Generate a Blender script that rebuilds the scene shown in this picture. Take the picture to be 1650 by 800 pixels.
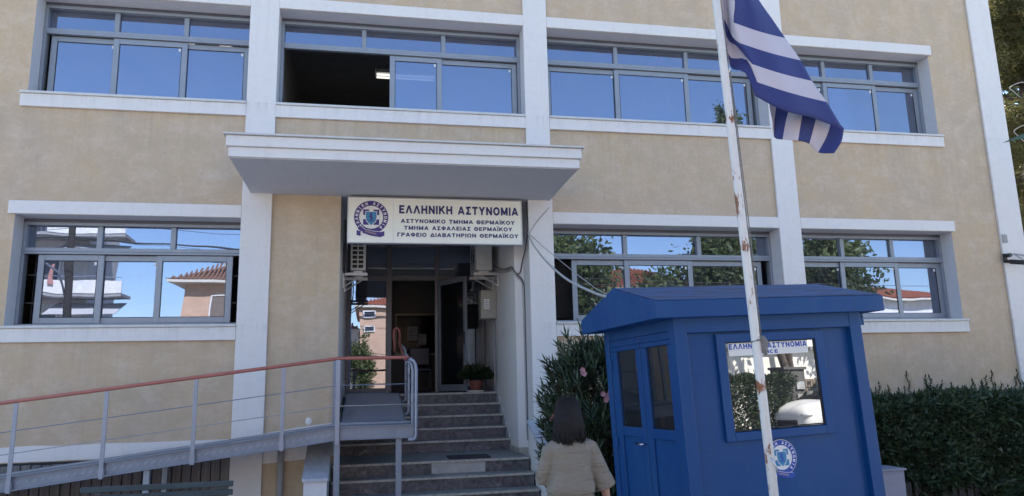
import bpy, bmesh, math, random
import numpy as np
from mathutils import Vector, Matrix, Quaternion, noise
random.seed(7); rng = np.random.default_rng(7)
for o in list(bpy.data.objects): bpy.data.objects.remove(o)
S = bpy.context.scene; COL = S.collection; R = math.radians

# ------------------------------------------------------------------ camera, sky, sun, exposure
cam = bpy.data.cameras.new('camera'); cam_o = bpy.data.objects.new('camera', cam); COL.objects.link(cam_o)
yaw, pitch, roll = R(11.155), R(10.378), R(-1.318)
F = Vector((math.sin(yaw)*math.cos(pitch), math.cos(yaw)*math.cos(pitch), math.sin(pitch)))
r0 = Vector((math.cos(yaw), -math.sin(yaw), 0)); u0 = r0.cross(F)
Rv = r0*math.cos(roll)+u0*math.sin(roll); Uv = u0*math.cos(roll)-r0*math.sin(roll)
m = Matrix((Rv, Uv, -F)).transposed().to_4x4(); m.translation = (0, -10.743, 1.6)
cam_o.matrix_world = m
cam.sensor_width = 36; cam.lens = 36*1163.9/1650; cam.clip_start = .05; cam.clip_end = 2000
S.camera = cam_o

SUN_EL, SUN_ROT = R(47), R(14)
w = bpy.data.worlds.new('World'); S.world = w; w.use_nodes = True
nt = w.node_tree; bg = nt.nodes['Background']
sky = nt.nodes.new('ShaderNodeTexSky'); sky.sky_type = 'NISHITA'; sky.sun_disc = False
sky.sun_elevation = SUN_EL; sky.sun_rotation = SUN_ROT; sky.air_density = 1.0; sky.dust_density = 0.3; sky.ozone_density = 2.2
nt.links.new(sky.outputs[0], bg.inputs[0]); bg.inputs[1].default_value = .125
sl = bpy.data.lights.new('sun', 'SUN'); sl.energy = 5.0; sl.angle = R(.5); sl.color = (1, .93, .82)
so = bpy.data.objects.new('sun', sl); COL.objects.link(so)
sd = Vector((math.sin(SUN_ROT)*math.cos(SUN_EL), math.cos(SUN_ROT)*math.cos(SUN_EL), math.sin(SUN_EL)))
so.rotation_mode = 'QUATERNION'; so.rotation_quaternion = sd.to_track_quat('Z', 'Y')
so.location = sd*40
S.view_settings.view_transform = 'Standard'; S.view_settings.look = 'None'
S.view_settings.gamma = 1; S.view_settings.use_curve_mapping = False
S.view_settings.exposure = 1.68
S.render.engine = 'CYCLES'
try:
    S.cycles.max_bounces = 8; S.cycles.transparent_max_bounces = 12; S.cycles.glossy_bounces = 4
except Exception: pass

# ------------------------------------------------------------------ materials
def new_mat(name):
    mt = bpy.data.materials.new(name); mt.use_nodes = True
    n = mt.node_tree.nodes; return mt, n, mt.node_tree.links, n['Principled BSDF']
def setp(b, **k):
    for a, v in k.items():
        nm = {'rough':'Roughness','metal':'Metallic','spec':'Specular IOR Level','col':'Base Color','coat':'Coat Weight'}[a]
        b.inputs[nm].default_value = (*v, 1) if a == 'col' else v
def simple(name, col, rough=.5, metal=0, var=.12, scale=6, bump=0, bscale=60, spec=.5, stretch=(1,1,1)):
    """one colour with slight procedural mottling and optional bump"""
    mt, n, l, b = new_mat(name); setp(b, rough=rough, metal=metal, spec=spec)
    tc = n.new('ShaderNodeTexCoord'); mp = n.new('ShaderNodeMapping'); mp.inputs['Scale'].default_value = stretch
    l.new(tc.outputs['Object'], mp.inputs[0])
    ns = n.new('ShaderNodeTexNoise'); ns.inputs['Scale'].default_value = scale; ns.inputs['Detail'].default_value = 6; ns.inputs['Roughness'].default_value = .65
    l.new(mp.outputs[0], ns.inputs[0])
    cr = n.new('ShaderNodeValToRGB'); cr.color_ramp.elements[0].position = .3; cr.color_ramp.elements[1].position = .7
    cr.color_ramp.elements[0].color = (*[max(0, c*(1-var)) for c in col], 1)
    cr.color_ramp.elements[1].color = (*[min(1, c*(1+var)) for c in col], 1)
    l.new(ns.outputs['Fac'], cr.inputs[0]); l.new(cr.outputs[0], b.inputs['Base Color'])
    if bump:
        n2 = n.new('ShaderNodeTexNoise'); n2.inputs['Scale'].default_value = bscale; n2.inputs['Detail'].default_value = 4
        l.new(tc.outputs['Object'], n2.inputs[0])
        bp = n.new('ShaderNodeBump'); bp.inputs['Strength'].default_value = bump; bp.inputs['Distance'].default_value = .01
        l.new(n2.outputs['Fac'], bp.inputs['Height']); l.new(bp.outputs[0], b.inputs['Normal'])
    return mt
def plaster(name, col, col2, stain, streak=.35, sills=(), patch=1.27):
    """rough render: two-tone blotches, trowel variation, vertical weather streaks, grain bump"""
    mt, n, l, b = new_mat(name); setp(b, rough=.9, spec=.2)
    tc = n.new('ShaderNodeTexCoord')
    def nz(scale, det=5, st=(1,1,1), rg=.6):
        mp = n.new('ShaderNodeMapping'); mp.inputs['Scale'].default_value = st; l.new(tc.outputs['Object'], mp.inputs[0])
        x = n.new('ShaderNodeTexNoise'); x.inputs['Scale'].default_value = scale; x.inputs['Detail'].default_value = det; x.inputs['Roughness'].default_value = rg
        l.new(mp.outputs[0], x.inputs[0]); return x.outputs['Fac']
    def ramp(src, a, c):
        x = n.new('ShaderNodeMapRange'); x.inputs[1].default_value = a; x.inputs[2].default_value = c; l.new(src, x.inputs[0]); return x.outputs[0]
    def mix(fac, a, c2):
        x = n.new('ShaderNodeMix'); x.data_type = 'RGBA'
        if hasattr(fac, 'node'): l.new(fac, x.inputs[0])
        else: x.inputs[0].default_value = fac
        for i, v in ((6, a), (7, c2)):
            if hasattr(v, 'node'): l.new(v, x.inputs[i])
            else: x.inputs[i].default_value = (*v, 1)
        return x.outputs[2]
    c = mix(ramp(nz(.9, 6), .36, .66), col, col2)
    c = mix(ramp(nz(3.2, 9, (1,1,1.2), .74), .46, .68), c, tuple(min(1, v*k) for v, k in zip(col2, (patch, patch*.985, patch))))
    c = mix(ramp(nz(11, 6, (1,1,1.4), .7), .5, .85), c, tuple(v*.88 for v in col))
    mul = n.new('ShaderNodeMath'); mul.operation = 'MULTIPLY'; mul.inputs[1].default_value = streak
    l.new(ramp(nz(2.2, 7, (3.2, 1, .22), .7), .52, .85), mul.inputs[0])
    c = mix(mul.outputs[0], c, stain)
    for zt, ln, amt in sills:                     # rain-washed dirt running down from each sill line
        sx = n.new('ShaderNodeSeparateXYZ'); l.new(tc.outputs['Object'], sx.inputs[0])
        f = n.new('ShaderNodeMapRange'); f.inputs[1].default_value = zt-ln; f.inputs[2].default_value = zt; l.new(sx.outputs[2], f.inputs[0])
        top = n.new('ShaderNodeMath'); top.operation = 'LESS_THAN'; top.inputs[1].default_value = zt+.01; l.new(sx.outputs[2], top.inputs[0])
        m1 = n.new('ShaderNodeMath'); m1.operation = 'MULTIPLY'; l.new(f.outputs[0], m1.inputs[0]); l.new(top.outputs[0], m1.inputs[1])
        m2 = n.new('ShaderNodeMath'); m2.operation = 'MULTIPLY'; l.new(m1.outputs[0], m2.inputs[0]); l.new(ramp(nz(2.0, 6, (5, 1, .12), .7), .46, .74), m2.inputs[1])
        m3 = n.new('ShaderNodeMath'); m3.operation = 'MULTIPLY'; m3.inputs[1].default_value = amt; l.new(m2.outputs[0], m3.inputs[0])
        c = mix(m3.outputs[0], c, stain)
    l.new(c, b.inputs['Base Color'])
    bp = n.new('ShaderNodeBump'); bp.inputs['Strength'].default_value = .35; bp.inputs['Distance'].default_value = .012
    ad = n.new('ShaderNodeMath'); ad.operation = 'ADD'; l.new(nz(85, 3), ad.inputs[0]); l.new(nz(14, 4), ad.inputs[1])
    l.new(ad.outputs[0], bp.inputs['Height']); l.new(bp.outputs[0], b.inputs['Normal'])
    return mt
def painted(name, col, faded, dirt):
    """brushed sheet-metal paint: faded patches, run-down dirt, scuffs and uneven sheen"""
    mt, n, l, b = new_mat(name); tc = n.new('ShaderNodeTexCoord'); setp(b, spec=.34)
    def nz(sc, st, a, c, det=6):
        mp = n.new('ShaderNodeMapping'); mp.inputs['Scale'].default_value = st; l.new(tc.outputs['Object'], mp.inputs[0])
        x = n.new('ShaderNodeTexNoise'); x.inputs['Scale'].default_value = sc; x.inputs['Detail'].default_value = det; x.inputs['Roughness'].default_value = .7; l.new(mp.outputs[0], x.inputs[0])
        y = n.new('ShaderNodeMapRange'); y.inputs[1].default_value = a; y.inputs[2].default_value = c; l.new(x.outputs['Fac'], y.inputs[0]); return y.outputs[0]
    def mix(f, a, c, k):
        m0 = n.new('ShaderNodeMath'); m0.operation = 'MULTIPLY'; m0.inputs[1].default_value = k; l.new(f, m0.inputs[0])
        x = n.new('ShaderNodeMix'); x.data_type = 'RGBA'; l.new(m0.outputs[0], x.inputs[0])
        for i, v in ((6, a), (7, c)):
            if hasattr(v, 'node'): l.new(v, x.inputs[i])
            else: x.inputs[i].default_value = (*v, 1)
        return x.outputs[2]
    c = mix(nz(1.6, (1,1,.6), .4, .68), col, faded, .9)
    c = mix(nz(3, (4,4,.25), .55, .8), c, dirt, .55)
    c = mix(nz(40, (1,1,1), .70, .78, 3), c, (.10,.13,.2), .5)
    l.new(c, b.inputs['Base Color'])
    rr = n.new('ShaderNodeMapRange'); rr.inputs[3].default_value = .26; rr.inputs[4].default_value = .58; l.new(nz(2.3, (1,1,.5), .3, .7), rr.inputs[0]); l.new(rr.outputs[0], b.inputs['Roughness'])
    h = n.new('ShaderNodeTexNoise'); h.inputs['Scale'].default_value = 3.0; h.inputs['Detail'].default_value = 5; l.new(tc.outputs['Object'], h.inputs[0])
    bp = n.new('ShaderNodeBump'); bp.inputs['Strength'].default_value = .22; bp.inputs['Distance'].default_value = .03; l.new(h.outputs['Fac'], bp.inputs['Height']); l.new(bp.outputs[0], b.inputs['Normal']); return mt
def cloth(name, col):
    """woven cotton with long slanting creases"""
    mt, n, l, b = new_mat(name); setp(b, rough=.95, spec=.15); tc = n.new('ShaderNodeTexCoord')
    mp = n.new('ShaderNodeMapping'); mp.inputs['Rotation'].default_value = (0, R(32), R(10)); mp.inputs['Scale'].default_value = (3.2, 3.2, 11); l.new(tc.outputs['Object'], mp.inputs[0])
    a = n.new('ShaderNodeTexNoise'); a.inputs['Scale'].default_value = 1.5; a.inputs['Detail'].default_value = 3; a.inputs['Distortion'].default_value = .8; l.new(mp.outputs[0], a.inputs[0])
    w_ = n.new('ShaderNodeTexNoise'); w_.inputs['Scale'].default_value = 420; l.new(tc.outputs['Object'], w_.inputs[0])
    b1 = n.new('ShaderNodeBump'); b1.inputs['Strength'].default_value = .5; b1.inputs['Distance'].default_value = .05; l.new(a.outputs['Fac'], b1.inputs['Height'])
    b2 = n.new('ShaderNodeBump'); b2.inputs['Strength'].default_value = .3; b2.inputs['Distance'].default_value = .002; l.new(w_.outputs['Fac'], b2.inputs['Height']); l.new(b1.outputs[0], b2.inputs['Normal']); l.new(b2.outputs[0], b.inputs['Normal'])
    cr = n.new('ShaderNodeValToRGB'); cr.color_ramp.elements[0].color = (*[v*.9 for v in col], 1); cr.color_ramp.elements[1].color = (*[v*1.08 for v in col], 1); l.new(w_.outputs['Fac'], cr.inputs[0]); l.new(cr.outputs[0], b.inputs['Base Color']); return mt
def marble(name, a, bcol, vein, rough=.45, scale=4):
    mt, n, l, b = new_mat(name); setp(b, rough=rough)
    tc = n.new('ShaderNodeTexCoord'); ns = n.new('ShaderNodeTexNoise'); ns.inputs['Scale'].default_value = scale; ns.inputs['Detail'].default_value = 9
    ns.inputs['Roughness'].default_value = .7; ns.inputs['Distortion'].default_value = 1.6; l.new(tc.outputs['Object'], ns.inputs[0])
    cr = n.new('ShaderNodeValToRGB'); e = cr.color_ramp.elements
    e[0].position = .36; e[0].color = (*a, 1); e[1].position = .62; e[1].color = (*bcol, 1)
    x = e.new(.72); x.color = (*vein, 1)
    l.new(ns.outputs['Fac'], cr.inputs[0]); l.new(cr.outputs[0], b.inputs['Base Color']); return mt
def glass(name, refl=.5, tint=(.55,.6,.66), gl=(.86,.9,.96), dust=.09):
    mt, n, l, b = new_mat(name); n.remove(b)
    g = n.new('ShaderNodeBsdfGlossy'); g.inputs['Roughness'].default_value = .004; g.inputs['Color'].default_value = (*gl, 1)
    t = n.new('ShaderNodeBsdfTransparent'); t.inputs['Color'].default_value = (*tint, 1)
    lw = n.new('ShaderNodeFresnel'); lw.inputs['IOR'].default_value = 1.5
    ad = n.new('ShaderNodeMath'); ad.operation = 'ADD'; ad.use_clamp = True; ad.inputs[1].default_value = refl; l.new(lw.outputs[0], ad.inputs[0])
    tc = n.new('ShaderNodeTexCoord'); ns = n.new('ShaderNodeTexNoise'); ns.inputs['Scale'].default_value = 1.3; ns.inputs['Detail'].default_value = 1; l.new(tc.outputs['Object'], ns.inputs[0])
    bp = n.new('ShaderNodeBump'); bp.inputs['Strength'].default_value = .09; bp.inputs['Distance'].default_value = .02
    l.new(ns.outputs['Fac'], bp.inputs['Height']); l.new(bp.outputs[0], g.inputs['Normal'])
    mx = n.new('ShaderNodeMixShader'); l.new(ad.outputs[0], mx.inputs[0]); l.new(t.outputs[0], mx.inputs[1]); l.new(g.outputs[0], mx.inputs[2])
    df = n.new('ShaderNodeBsdfDiffuse'); df.inputs[0].default_value = (.45,.45,.46,1)       # dust film, patchy
    dn = n.new('ShaderNodeTexNoise'); dn.inputs['Scale'].default_value = 2.6; dn.inputs['Detail'].default_value = 7; dn.inputs['Roughness'].default_value = .7; l.new(tc.outputs['Object'], dn.inputs[0])
    dr = n.new('ShaderNodeMapRange'); dr.inputs[1].default_value = .35; dr.inputs[2].default_value = .75; dr.inputs[3].default_value = .02; dr.inputs[4].default_value = dust; l.new(dn.outputs['Fac'], dr.inputs[0])
    m2 = n.new('ShaderNodeMixShader'); l.new(dr.outputs[0], m2.inputs[0]); l.new(mx.outputs[0], m2.inputs[1]); l.new(df.outputs[0], m2.inputs[2])
    l.new(m2.outputs[0], n['Material Output'].inputs[0]); return mt
def leafmat(name, c1, c2, trans=.3, rough=.45):
    mt, n, l, b = new_mat(name); setp(b, rough=rough, spec=.35)
    at = n.new('ShaderNodeAttribute'); at.attribute_name = 'tint'
    cr = n.new('ShaderNodeValToRGB'); cr.color_ramp.elements[0].color = (*c1, 1); cr.color_ramp.elements[1].color = (*c2, 1)
    l.new(at.outputs['Fac'], cr.inputs[0]); l.new(cr.outputs[0], b.inputs['Base Color'])
    tr = n.new('ShaderNodeBsdfTranslucent'); l.new(cr.outputs[0], tr.inputs[0])
    mx = n.new('ShaderNodeMixShader'); mx.inputs[0].default_value = trans
    l.new(b.outputs[0], mx.inputs[1]); l.new(tr.outputs[0], mx.inputs[2]); l.new(mx.outputs[0], n['Material Output'].inputs[0]); return mt
def worn(name, paint, rust, thr=.66, scale=9, rough=.5, stretch=(1,1,.35), bands=()):
    """paint with rust showing through in patches"""
    mt, n, l, b = new_mat(name); setp(b, rough=rough)
    tc = n.new('ShaderNodeTexCoord'); mp = n.new('ShaderNodeMapping'); mp.inputs['Scale'].default_value = stretch; l.new(tc.outputs['Object'], mp.inputs[0])
    ns = n.new('ShaderNodeTexNoise'); ns.inputs['Scale'].default_value = scale; ns.inputs['Detail'].default_value = 8; ns.inputs['Roughness'].default_value = .75; l.new(mp.outputs[0], ns.inputs[0])
    cr = n.new('ShaderNodeValToRGB'); e = cr.color_ramp.elements
    e[0].position = .3; e[0].color = (*paint, 1); e[1].position = thr; e[1].color = (*[p*.9 for p in paint], 1)
    x = e.new(thr+.04); x.color = (*rust, 1)
    fac = ns.outputs['Fac']
    for zc, hw, k in bands:                       # heavier rust round the joints
        sx = n.new('ShaderNodeSeparateXYZ'); l.new(tc.outputs['Object'], sx.inputs[0])
        d = n.new('ShaderNodeMath'); d.operation = 'SUBTRACT'; d.inputs[1].default_value = zc; l.new(sx.outputs[2], d.inputs[0])
        ab = n.new('ShaderNodeMath'); ab.operation = 'ABSOLUTE'; l.new(d.outputs[0], ab.inputs[0])
        mr = n.new('ShaderNodeMapRange'); mr.inputs[1].default_value = 0; mr.inputs[2].default_value = hw; mr.inputs[3].default_value = k; mr.inputs[4].default_value = 0; l.new(ab.outputs[0], mr.inputs[0])
        ad = n.new('ShaderNodeMath'); l.new(fac, ad.inputs[0]); l.new(mr.outputs[0], ad.inputs[1]); fac = ad.outputs[0]
    l.new(fac, cr.inputs[0]); l.new(cr.outputs[0], b.inputs['Base Color']); return mt
def emit(name, col, s):
    mt, n, l, b = new_mat(name); b.inputs['Emission Color'].default_value = (*col, 1); b.inputs['Emission Strength'].default_value = s; setp(b, col=(.8,.8,.8)); return mt

M = dict(
 beige = plaster('beige_plaster', (.515,.395,.268), (.465,.378,.295), (.36,.295,.225), .42, ((5.54,1.0,.5),(2.26,.9,.45))),
 white = plaster('white_paint', (.71,.69,.68), (.69,.67,.665), (.45,.43,.41), .3, ((5.75,.22,.6),(2.45,.22,.6)), 1.03),
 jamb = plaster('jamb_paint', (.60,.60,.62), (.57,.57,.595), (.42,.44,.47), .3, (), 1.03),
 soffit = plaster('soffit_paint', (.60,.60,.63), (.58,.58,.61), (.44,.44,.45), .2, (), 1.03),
 alu = simple('grey_aluminium', (.25,.275,.32), .42, .25, .05),
 alu_d = simple('dark_aluminium', (.10,.105,.13), .4, .3, .05),
 rubber = simple('black_gasket', (.02,.02,.022), .7),
 sill = marble('sill_marble', (.50,.50,.50), (.58,.58,.58), (.40,.40,.41)),
 glass = glass('reflective_glass', .27, (.36,.39,.46), (.67,.75,.97)),
 glass_d = glass('door_glass', .30, (.45,.47,.52), dust=.04),
 glass_b = glass('booth_glass', .33, (.30,.31,.35), (.9,.9,.9)),
 glass_s = glass('booth_side_glass', .04, (.30,.31,.33), dust=.04),
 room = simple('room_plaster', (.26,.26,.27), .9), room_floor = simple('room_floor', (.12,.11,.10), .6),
 curtain = simple('curtain_cloth', (.62,.60,.55), .9), blind = simple('venetian_blind', (.16,.15,.14), .6), bars = simple('steel_bars', (.09,.09,.10), .5, .5),
 drk = simple('dark_void', (.03,.03,.035), .9),
 steel = simple('ramp_steel', (.20,.23,.29), .45, .35, .12, 9), steel_l = simple('galvanised_steel', (.27,.295,.36), .45, .4, .08, 9),
 rail = simple('handrail_paint', (.36,.115,.09), .45, 0, .12, 5),
 riser = marble('dark_marble', (.036,.036,.043), (.125,.123,.137), (.34,.34,.35), .5, 6),
 riser_p = marble('pale_marble', (.30,.30,.30), (.40,.39,.38), (.22,.22,.23), .5, 5),
 tread = marble('tread_marble', (.15,.15,.155), (.27,.27,.27), (.13,.13,.14), .5, 6),
 nosing = marble('nosing_marble', (.24,.23,.21), (.46,.44,.40), (.15,.145,.14), .55, 8),
 cap = marble('cap_marble', (.36,.38,.43), (.48,.50,.55), (.25,.26,.30), .4, 7),
 clad = simple('weathered_cladding', (.15,.138,.138), .75, 0, .3, 5, .3, 50, stretch=(6,1,.4)),
 bench = simple('teal_painted_wood', (.028,.05,.062), .5, 0, .25, 8, .25, 40, stretch=(.3,4,4)),
 blue = painted('booth_blue', (.002,.051,.192), (.008,.065,.200), (.018,.050,.13)),
 blue_d = simple('booth_roof_sheet', (.010,.055,.15), .6, 0, .6, 2.2, .2, 30, stretch=(1,3,1)),
 pole = worn('flaking_white_paint', (.70,.69,.67), (.22,.08,.03), .585, 16, bands=((1.53,.07,.19),(2.78,.22,.10),(2.40,.10,.06),(3.25,.08,.10))),
 fblue = simple('flag_blue', (.028,.040,.165), .85, 0, .06, 3, .5, 7), fwhite = simple('flag_white', (.50,.47,.53), .85, 0, .04, 3, .5, 7),
 rope = simple('rope', (.22,.21,.20), .9, 0, .3, 90, .5, 120),
 cable_w = simple('pale_cable', (.42,.42,.43), .5), cable_d = simple('dark_cable', (.05,.05,.055), .6), cable_g = simple('grey_conduit', (.30,.30,.31), .6),
 signw = simple('sign_panel_white', (.82,.81,.73), .35, 0, .04, 3), alu_l = simple('sign_frame_aluminium', (.52,.53,.54), .4, .3),
 navy = simple('sign_navy', (.022,.02,.13), .5, 0, .03), purple = simple('emblem_purple', (.05,.025,.19), .5, 0, .03),
 emwhite = simple('emblem_white', (.74,.73,.70), .5, 0, .02), shield = simple('emblem_shield', (.04,.21,.40), .5, 0, .08),
 rblue = simple('decal_blue', (.012,.06,.36), .4, 0, .03), gold = simple('emblem_gold', (.45,.32,.20), .5),
 acw = simple('ac_casing', (.50,.51,.51), .45, 0, .05), paper = simple('paper', (.72,.72,.72), .8, 0, .03), ink = simple('ink', (.06,.06,.07), .8),
 meter = simple('meter_box_beige', (.34,.325,.29), .5, 0, .06), mat = simple('rubber_mat', (.028,.026,.033), .95, 0, .3, 60, .5, 150),
 terra = simple('terracotta', (.17,.05,.04), .8, 0, .15), plate = simple('saucer', (.6,.58,.52), .5),
 leather = simple('chair_vinyl', (.012,.02,.055), .45), 
 tee = cloth('khaki_fabric', (.225,.200,.165)), hair = simple('black_hair', (.006,.005,.007), .55, 0, .4, 60, spec=.25, stretch=(5,5,.3)),
 skin = simple('skin', (.42,.24,.17), .5, 0, .05), shoe = simple('shoe_white', (.6,.6,.58), .6), eye = simple('eye_dark', (.03,.02,.02), .2),
 bark = simple('bark', (.10,.082,.07), .9, 0, .35, 6, .8, 25, stretch=(1,1,.3)), bark_p = simple('pine_bark', (.15,.12,.11), .95, 0, .45, 5, 1, 18, stretch=(1,1,.35)),
 l_ole = leafmat('oleander_leaf', (.020,.036,.019), (.060,.088,.045), .12), l_hedge = leafmat('hedge_leaf', (.012,.030,.014), (.075,.108,.054), .18, .55),
 l_shoot = leafmat('shoot_leaf', (.022,.042,.018), (.05,.075,.035), .2), l_pine = leafmat('pine_needles', (.05,.065,.028), (.30,.27,.11), .5),
 l_tree = leafmat('tree_leaf', (.055,.085,.03), (.20,.24,.095), .45), l_big = leafmat('broad_leaf', (.04,.085,.03), (.07,.12,.05), .3), l_pot = leafmat('pot_leaf', (.012,.025,.010), (.035,.055,.024), .2),
 pink = simple('oleander_petal', (.55,.27,.31), .7, 0, .25, 20),
 asphalt = simple('asphalt', (.055,.054,.053), .9, 0, .25, 3, .5, 90), paving = simple('paving', (.42,.40,.37), .85, 0, .2, 2, .3, 40),
 stone_d = plaster('dark_stone', (.13,.13,.13), (.10,.10,.10), (.07,.07,.07), .3), bed = simple('dark_soil', (.045,.036,.03), .95, 0, .4, 8, .6, 30), soil = simple('soil', (.17,.14,.11), .95, 0, .3, 2), kerb = simple('kerb_stone', (.42,.41,.39), .8),
 line = simple('road_paint', (.7,.7,.68), .7),
 peach = plaster('peach_plaster', (.62,.42,.29), (.56,.38,.27), (.42,.30,.22), .2), cream = plaster('cream_plaster', (.70,.66,.56), (.65,.61,.53), (.5,.46,.4), .2),
 apt = plaster('apartment_render', (.58,.57,.55), (.52,.51,.50), (.3,.3,.3), .2), bwhite = plaster('bright_white_plaster', (.78,.77,.74), (.74,.73,.70), (.55,.54,.5), .2), concrete = plaster('concrete', (.36,.36,.37), (.32,.32,.33), (.25,.25,.25), .3),
 tile = simple('clay_tiles', (.30,.095,.05), .85, 0, .35, 7, .6, 20, stretch=(2,2,2)), tile_o = simple('old_clay_tiles', (.24,.13,.085), .85, 0, .4, 7, .6, 20),
 shutter = simple('shutter', (.20,.16,.13), .7), awning = simple('awning_canvas', (.5,.5,.5), .9), redcloth = simple('red_cloth', (.45,.22,.20), .9),
 winglass = simple('far_window_glass', (.05,.06,.08), .1, 0, .05), carw = simple('white_car_paint', (.78,.78,.78), .25, 0, .02), carglass = simple('car_glass', (.02,.025,.03), .08),
 black = simple('black_plastic', (.02,.02,.022), .45), chrome = simple('bright_metal', (.6,.6,.62), .2, 1), lampglass = simple('headlamp_lens', (.65,.68,.72), .1),
 wood = simple('grey_weathered_wood', (.030,.027,.026), .9, 0, .35, 6, .5, 30, stretch=(4,4,.4)), cab = simple('grey_cabinet', (.24,.24,.30), .55, 0, .08),
 lamp = emit('fluorescent_tube', (1,.97,.9), .4), garland = simple('garland_wire', (.45,.45,.43), .5),
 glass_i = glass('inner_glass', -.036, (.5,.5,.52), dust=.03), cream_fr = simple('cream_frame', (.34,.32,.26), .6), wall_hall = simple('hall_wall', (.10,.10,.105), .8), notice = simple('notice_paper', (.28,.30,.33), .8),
)

# ------------------------------------------------------------------ mesh helpers
WM = {}
class MB:
    def __init__(s): s.v = []; s.f = []; s.m = []
    def add(s, vs, fs, mi=0):
        b = len(s.v); s.v += [tuple(v) for v in vs]; s.f += [tuple(b+i for i in f) for f in fs]; s.m += [mi]*len(fs); return s
    def box(s, x0, y0, z0, x1, y1, z1, mi=0, T=None):
        vs = [Vector((x, y, z)) for z in (z0, z1) for y in (y0, y1) for x in (x0, x1)]
        if T is not None: vs = [T @ v for v in vs]
        return s.add(vs, [(0,2,3,1),(4,5,7,6),(0,1,5,4),(2,6,7,3),(0,4,6,2),(1,3,7,5)], mi)
    def tube(s, pts, r, n=8, cap=True, mi=0):
        pts = [Vector(p) for p in pts]; rs = r if isinstance(r, (list, tuple)) else [r]*len(pts)
        vs = []; prev = None
        for i, p in enumerate(pts):
            t = (pts[min(i+1, len(pts)-1)]-pts[max(i-1, 0)])
            t = t.normalized() if t.length > 1e-9 else Vector((0,0,1))
            if prev is None:
                a = t.orthogonal().normalized()
            else:
                a = (prev - t*prev.dot(t)); a = a.normalized() if a.length > 1e-6 else t.orthogonal().normalized()
            prev = a; b = t.cross(a)
            for k in range(n):
                th = 2*math.pi*k/n; vs.append(p+(a*math.cos(th)+b*math.sin(th))*rs[i])
        fs = [(i*n+k, i*n+(k+1) % n, (i+1)*n+(k+1) % n, (i+1)*n+k) for i in range(len(pts)-1) for k in range(n)]
        if cap: fs += [tuple(range(n))[::-1], tuple((len(pts)-1)*n+k for k in range(n))]
        return s.add(vs, fs, mi)
    def prism(s, poly, lo, hi, axis='y', mi=0, T=None):
        """poly: list of 2d points in the plane across axis ('y': x,z; 'x': y,z; 'z': x,y)"""
        def P(u, v, h): return Vector({'y': (u, h, v), 'x': (h, u, v), 'z': (u, v, h)}[axis])
        n = len(poly); vs = [P(*p, lo) for p in poly]+[P(*p, hi) for p in poly]
        if T is not None: vs = [T @ v for v in vs]
        fs = [tuple(range(n)), tuple(range(2*n-1, n-1, -1))]+[(i, i+n, (i+1) % n+n, (i+1) % n) for i in range(n)]
        return s.add(vs, fs, mi)
    def loft(s, rings, cap=True, mi=0):
        n = len(rings[0]); vs = [v for r in rings for v in r]
        fs = [(i*n+k, i*n+(k+1) % n, (i+1)*n+(k+1) % n, (i+1)*n+k) for i in range(len(rings)-1) for k in range(n)]
        if cap: fs += [tuple(range(n))[::-1], tuple((len(rings)-1)*n+k for k in range(n))]
        return s.add(vs, fs, mi)
    def lathe(s, prof, c, n=20, mi=0):
        return s.loft([[(c[0]+r*math.cos(2*math.pi*k/n), c[1]+r*math.sin(2*math.pi*k/n), c[2]+z) for k in range(n)] for r, z in prof], True, mi)
    def ell(s, c, rx, ry, rz, n=16, mi=0):
        rings = []
        for i in range(1, n):
            th = math.pi*i/n; rings.append([(c[0]+rx*math.sin(th)*math.cos(2*math.pi*k/n), c[1]+ry*math.sin(th)*math.sin(2*math.pi*k/n), c[2]-rz*math.cos(th)) for k in range(n)])
        return s.loft(rings, True, mi)
    def build(s, name, mats, parent=None, bevel=0, smooth=False, local=False, seg=2):
        me = bpy.data.meshes.new(name); me.from_pydata(s.v, [], s.f)
        for mt in (mats if isinstance(mats, (list, tuple)) else [mats]): me.materials.append(M[mt])
        if any(s.m): me.polygons.foreach_set('material_index', s.m)
        bm = bmesh.new(); bm.from_mesh(me); bmesh.ops.recalc_face_normals(bm, faces=bm.faces); bm.to_mesh(me); bm.free()
        if smooth: me.polygons.foreach_set('use_smooth', [True]*len(me.polygons))
        return link(name, me, parent, local, bevel, seg)
def link(name, me, parent=None, local=False, bevel=0, seg=2):
    o = bpy.data.objects.new(name, me); COL.objects.link(o); WM[o] = Matrix()
    if parent is not None:
        o.parent = parent
        if local: WM[o] = WM[parent].copy()
        else: o.matrix_parent_inverse = WM[parent].inverted()
    if bevel:
        b = o.modifiers.new('bevel', 'BEVEL'); b.width = bevel; b.segments = seg; b.limit_method = 'ANGLE'; b.angle_limit = R(35)
    return o
def thing(name, label, cat, loc=(0,0,0), rot=None, group=None):
    o = bpy.data.objects.new(name, None); COL.objects.link(o); o.empty_display_size = .2; o.location = loc
    mt = Matrix.Translation(loc)
    if rot is not None:
        o.rotation_mode = 'QUATERNION'; o.rotation_quaternion = rot.to_quaternion(); mt = mt @ rot.to_quaternion().to_matrix().to_4x4()
    WM[o] = mt; return tag(o, label, cat, group)
def tag(o, label, cat, group=None):
    o['label'] = label; o['category'] = cat
    if group: o['group'] = group
    return o
def struct(o): o['kind'] = 'structure'; return o
def arc(cx, cz, rx, rz, a0, a1, n=14): return [(cx+rx*math.cos(R(a0+(a1-a0)*i/n)), cz+rz*math.sin(R(a0+(a1-a0)*i/n))) for i in range(n+1)]
ST = .235; I_, T_ = ST/2, 1-ST/2                          # stroke width, lower and upper stroke axes
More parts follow.
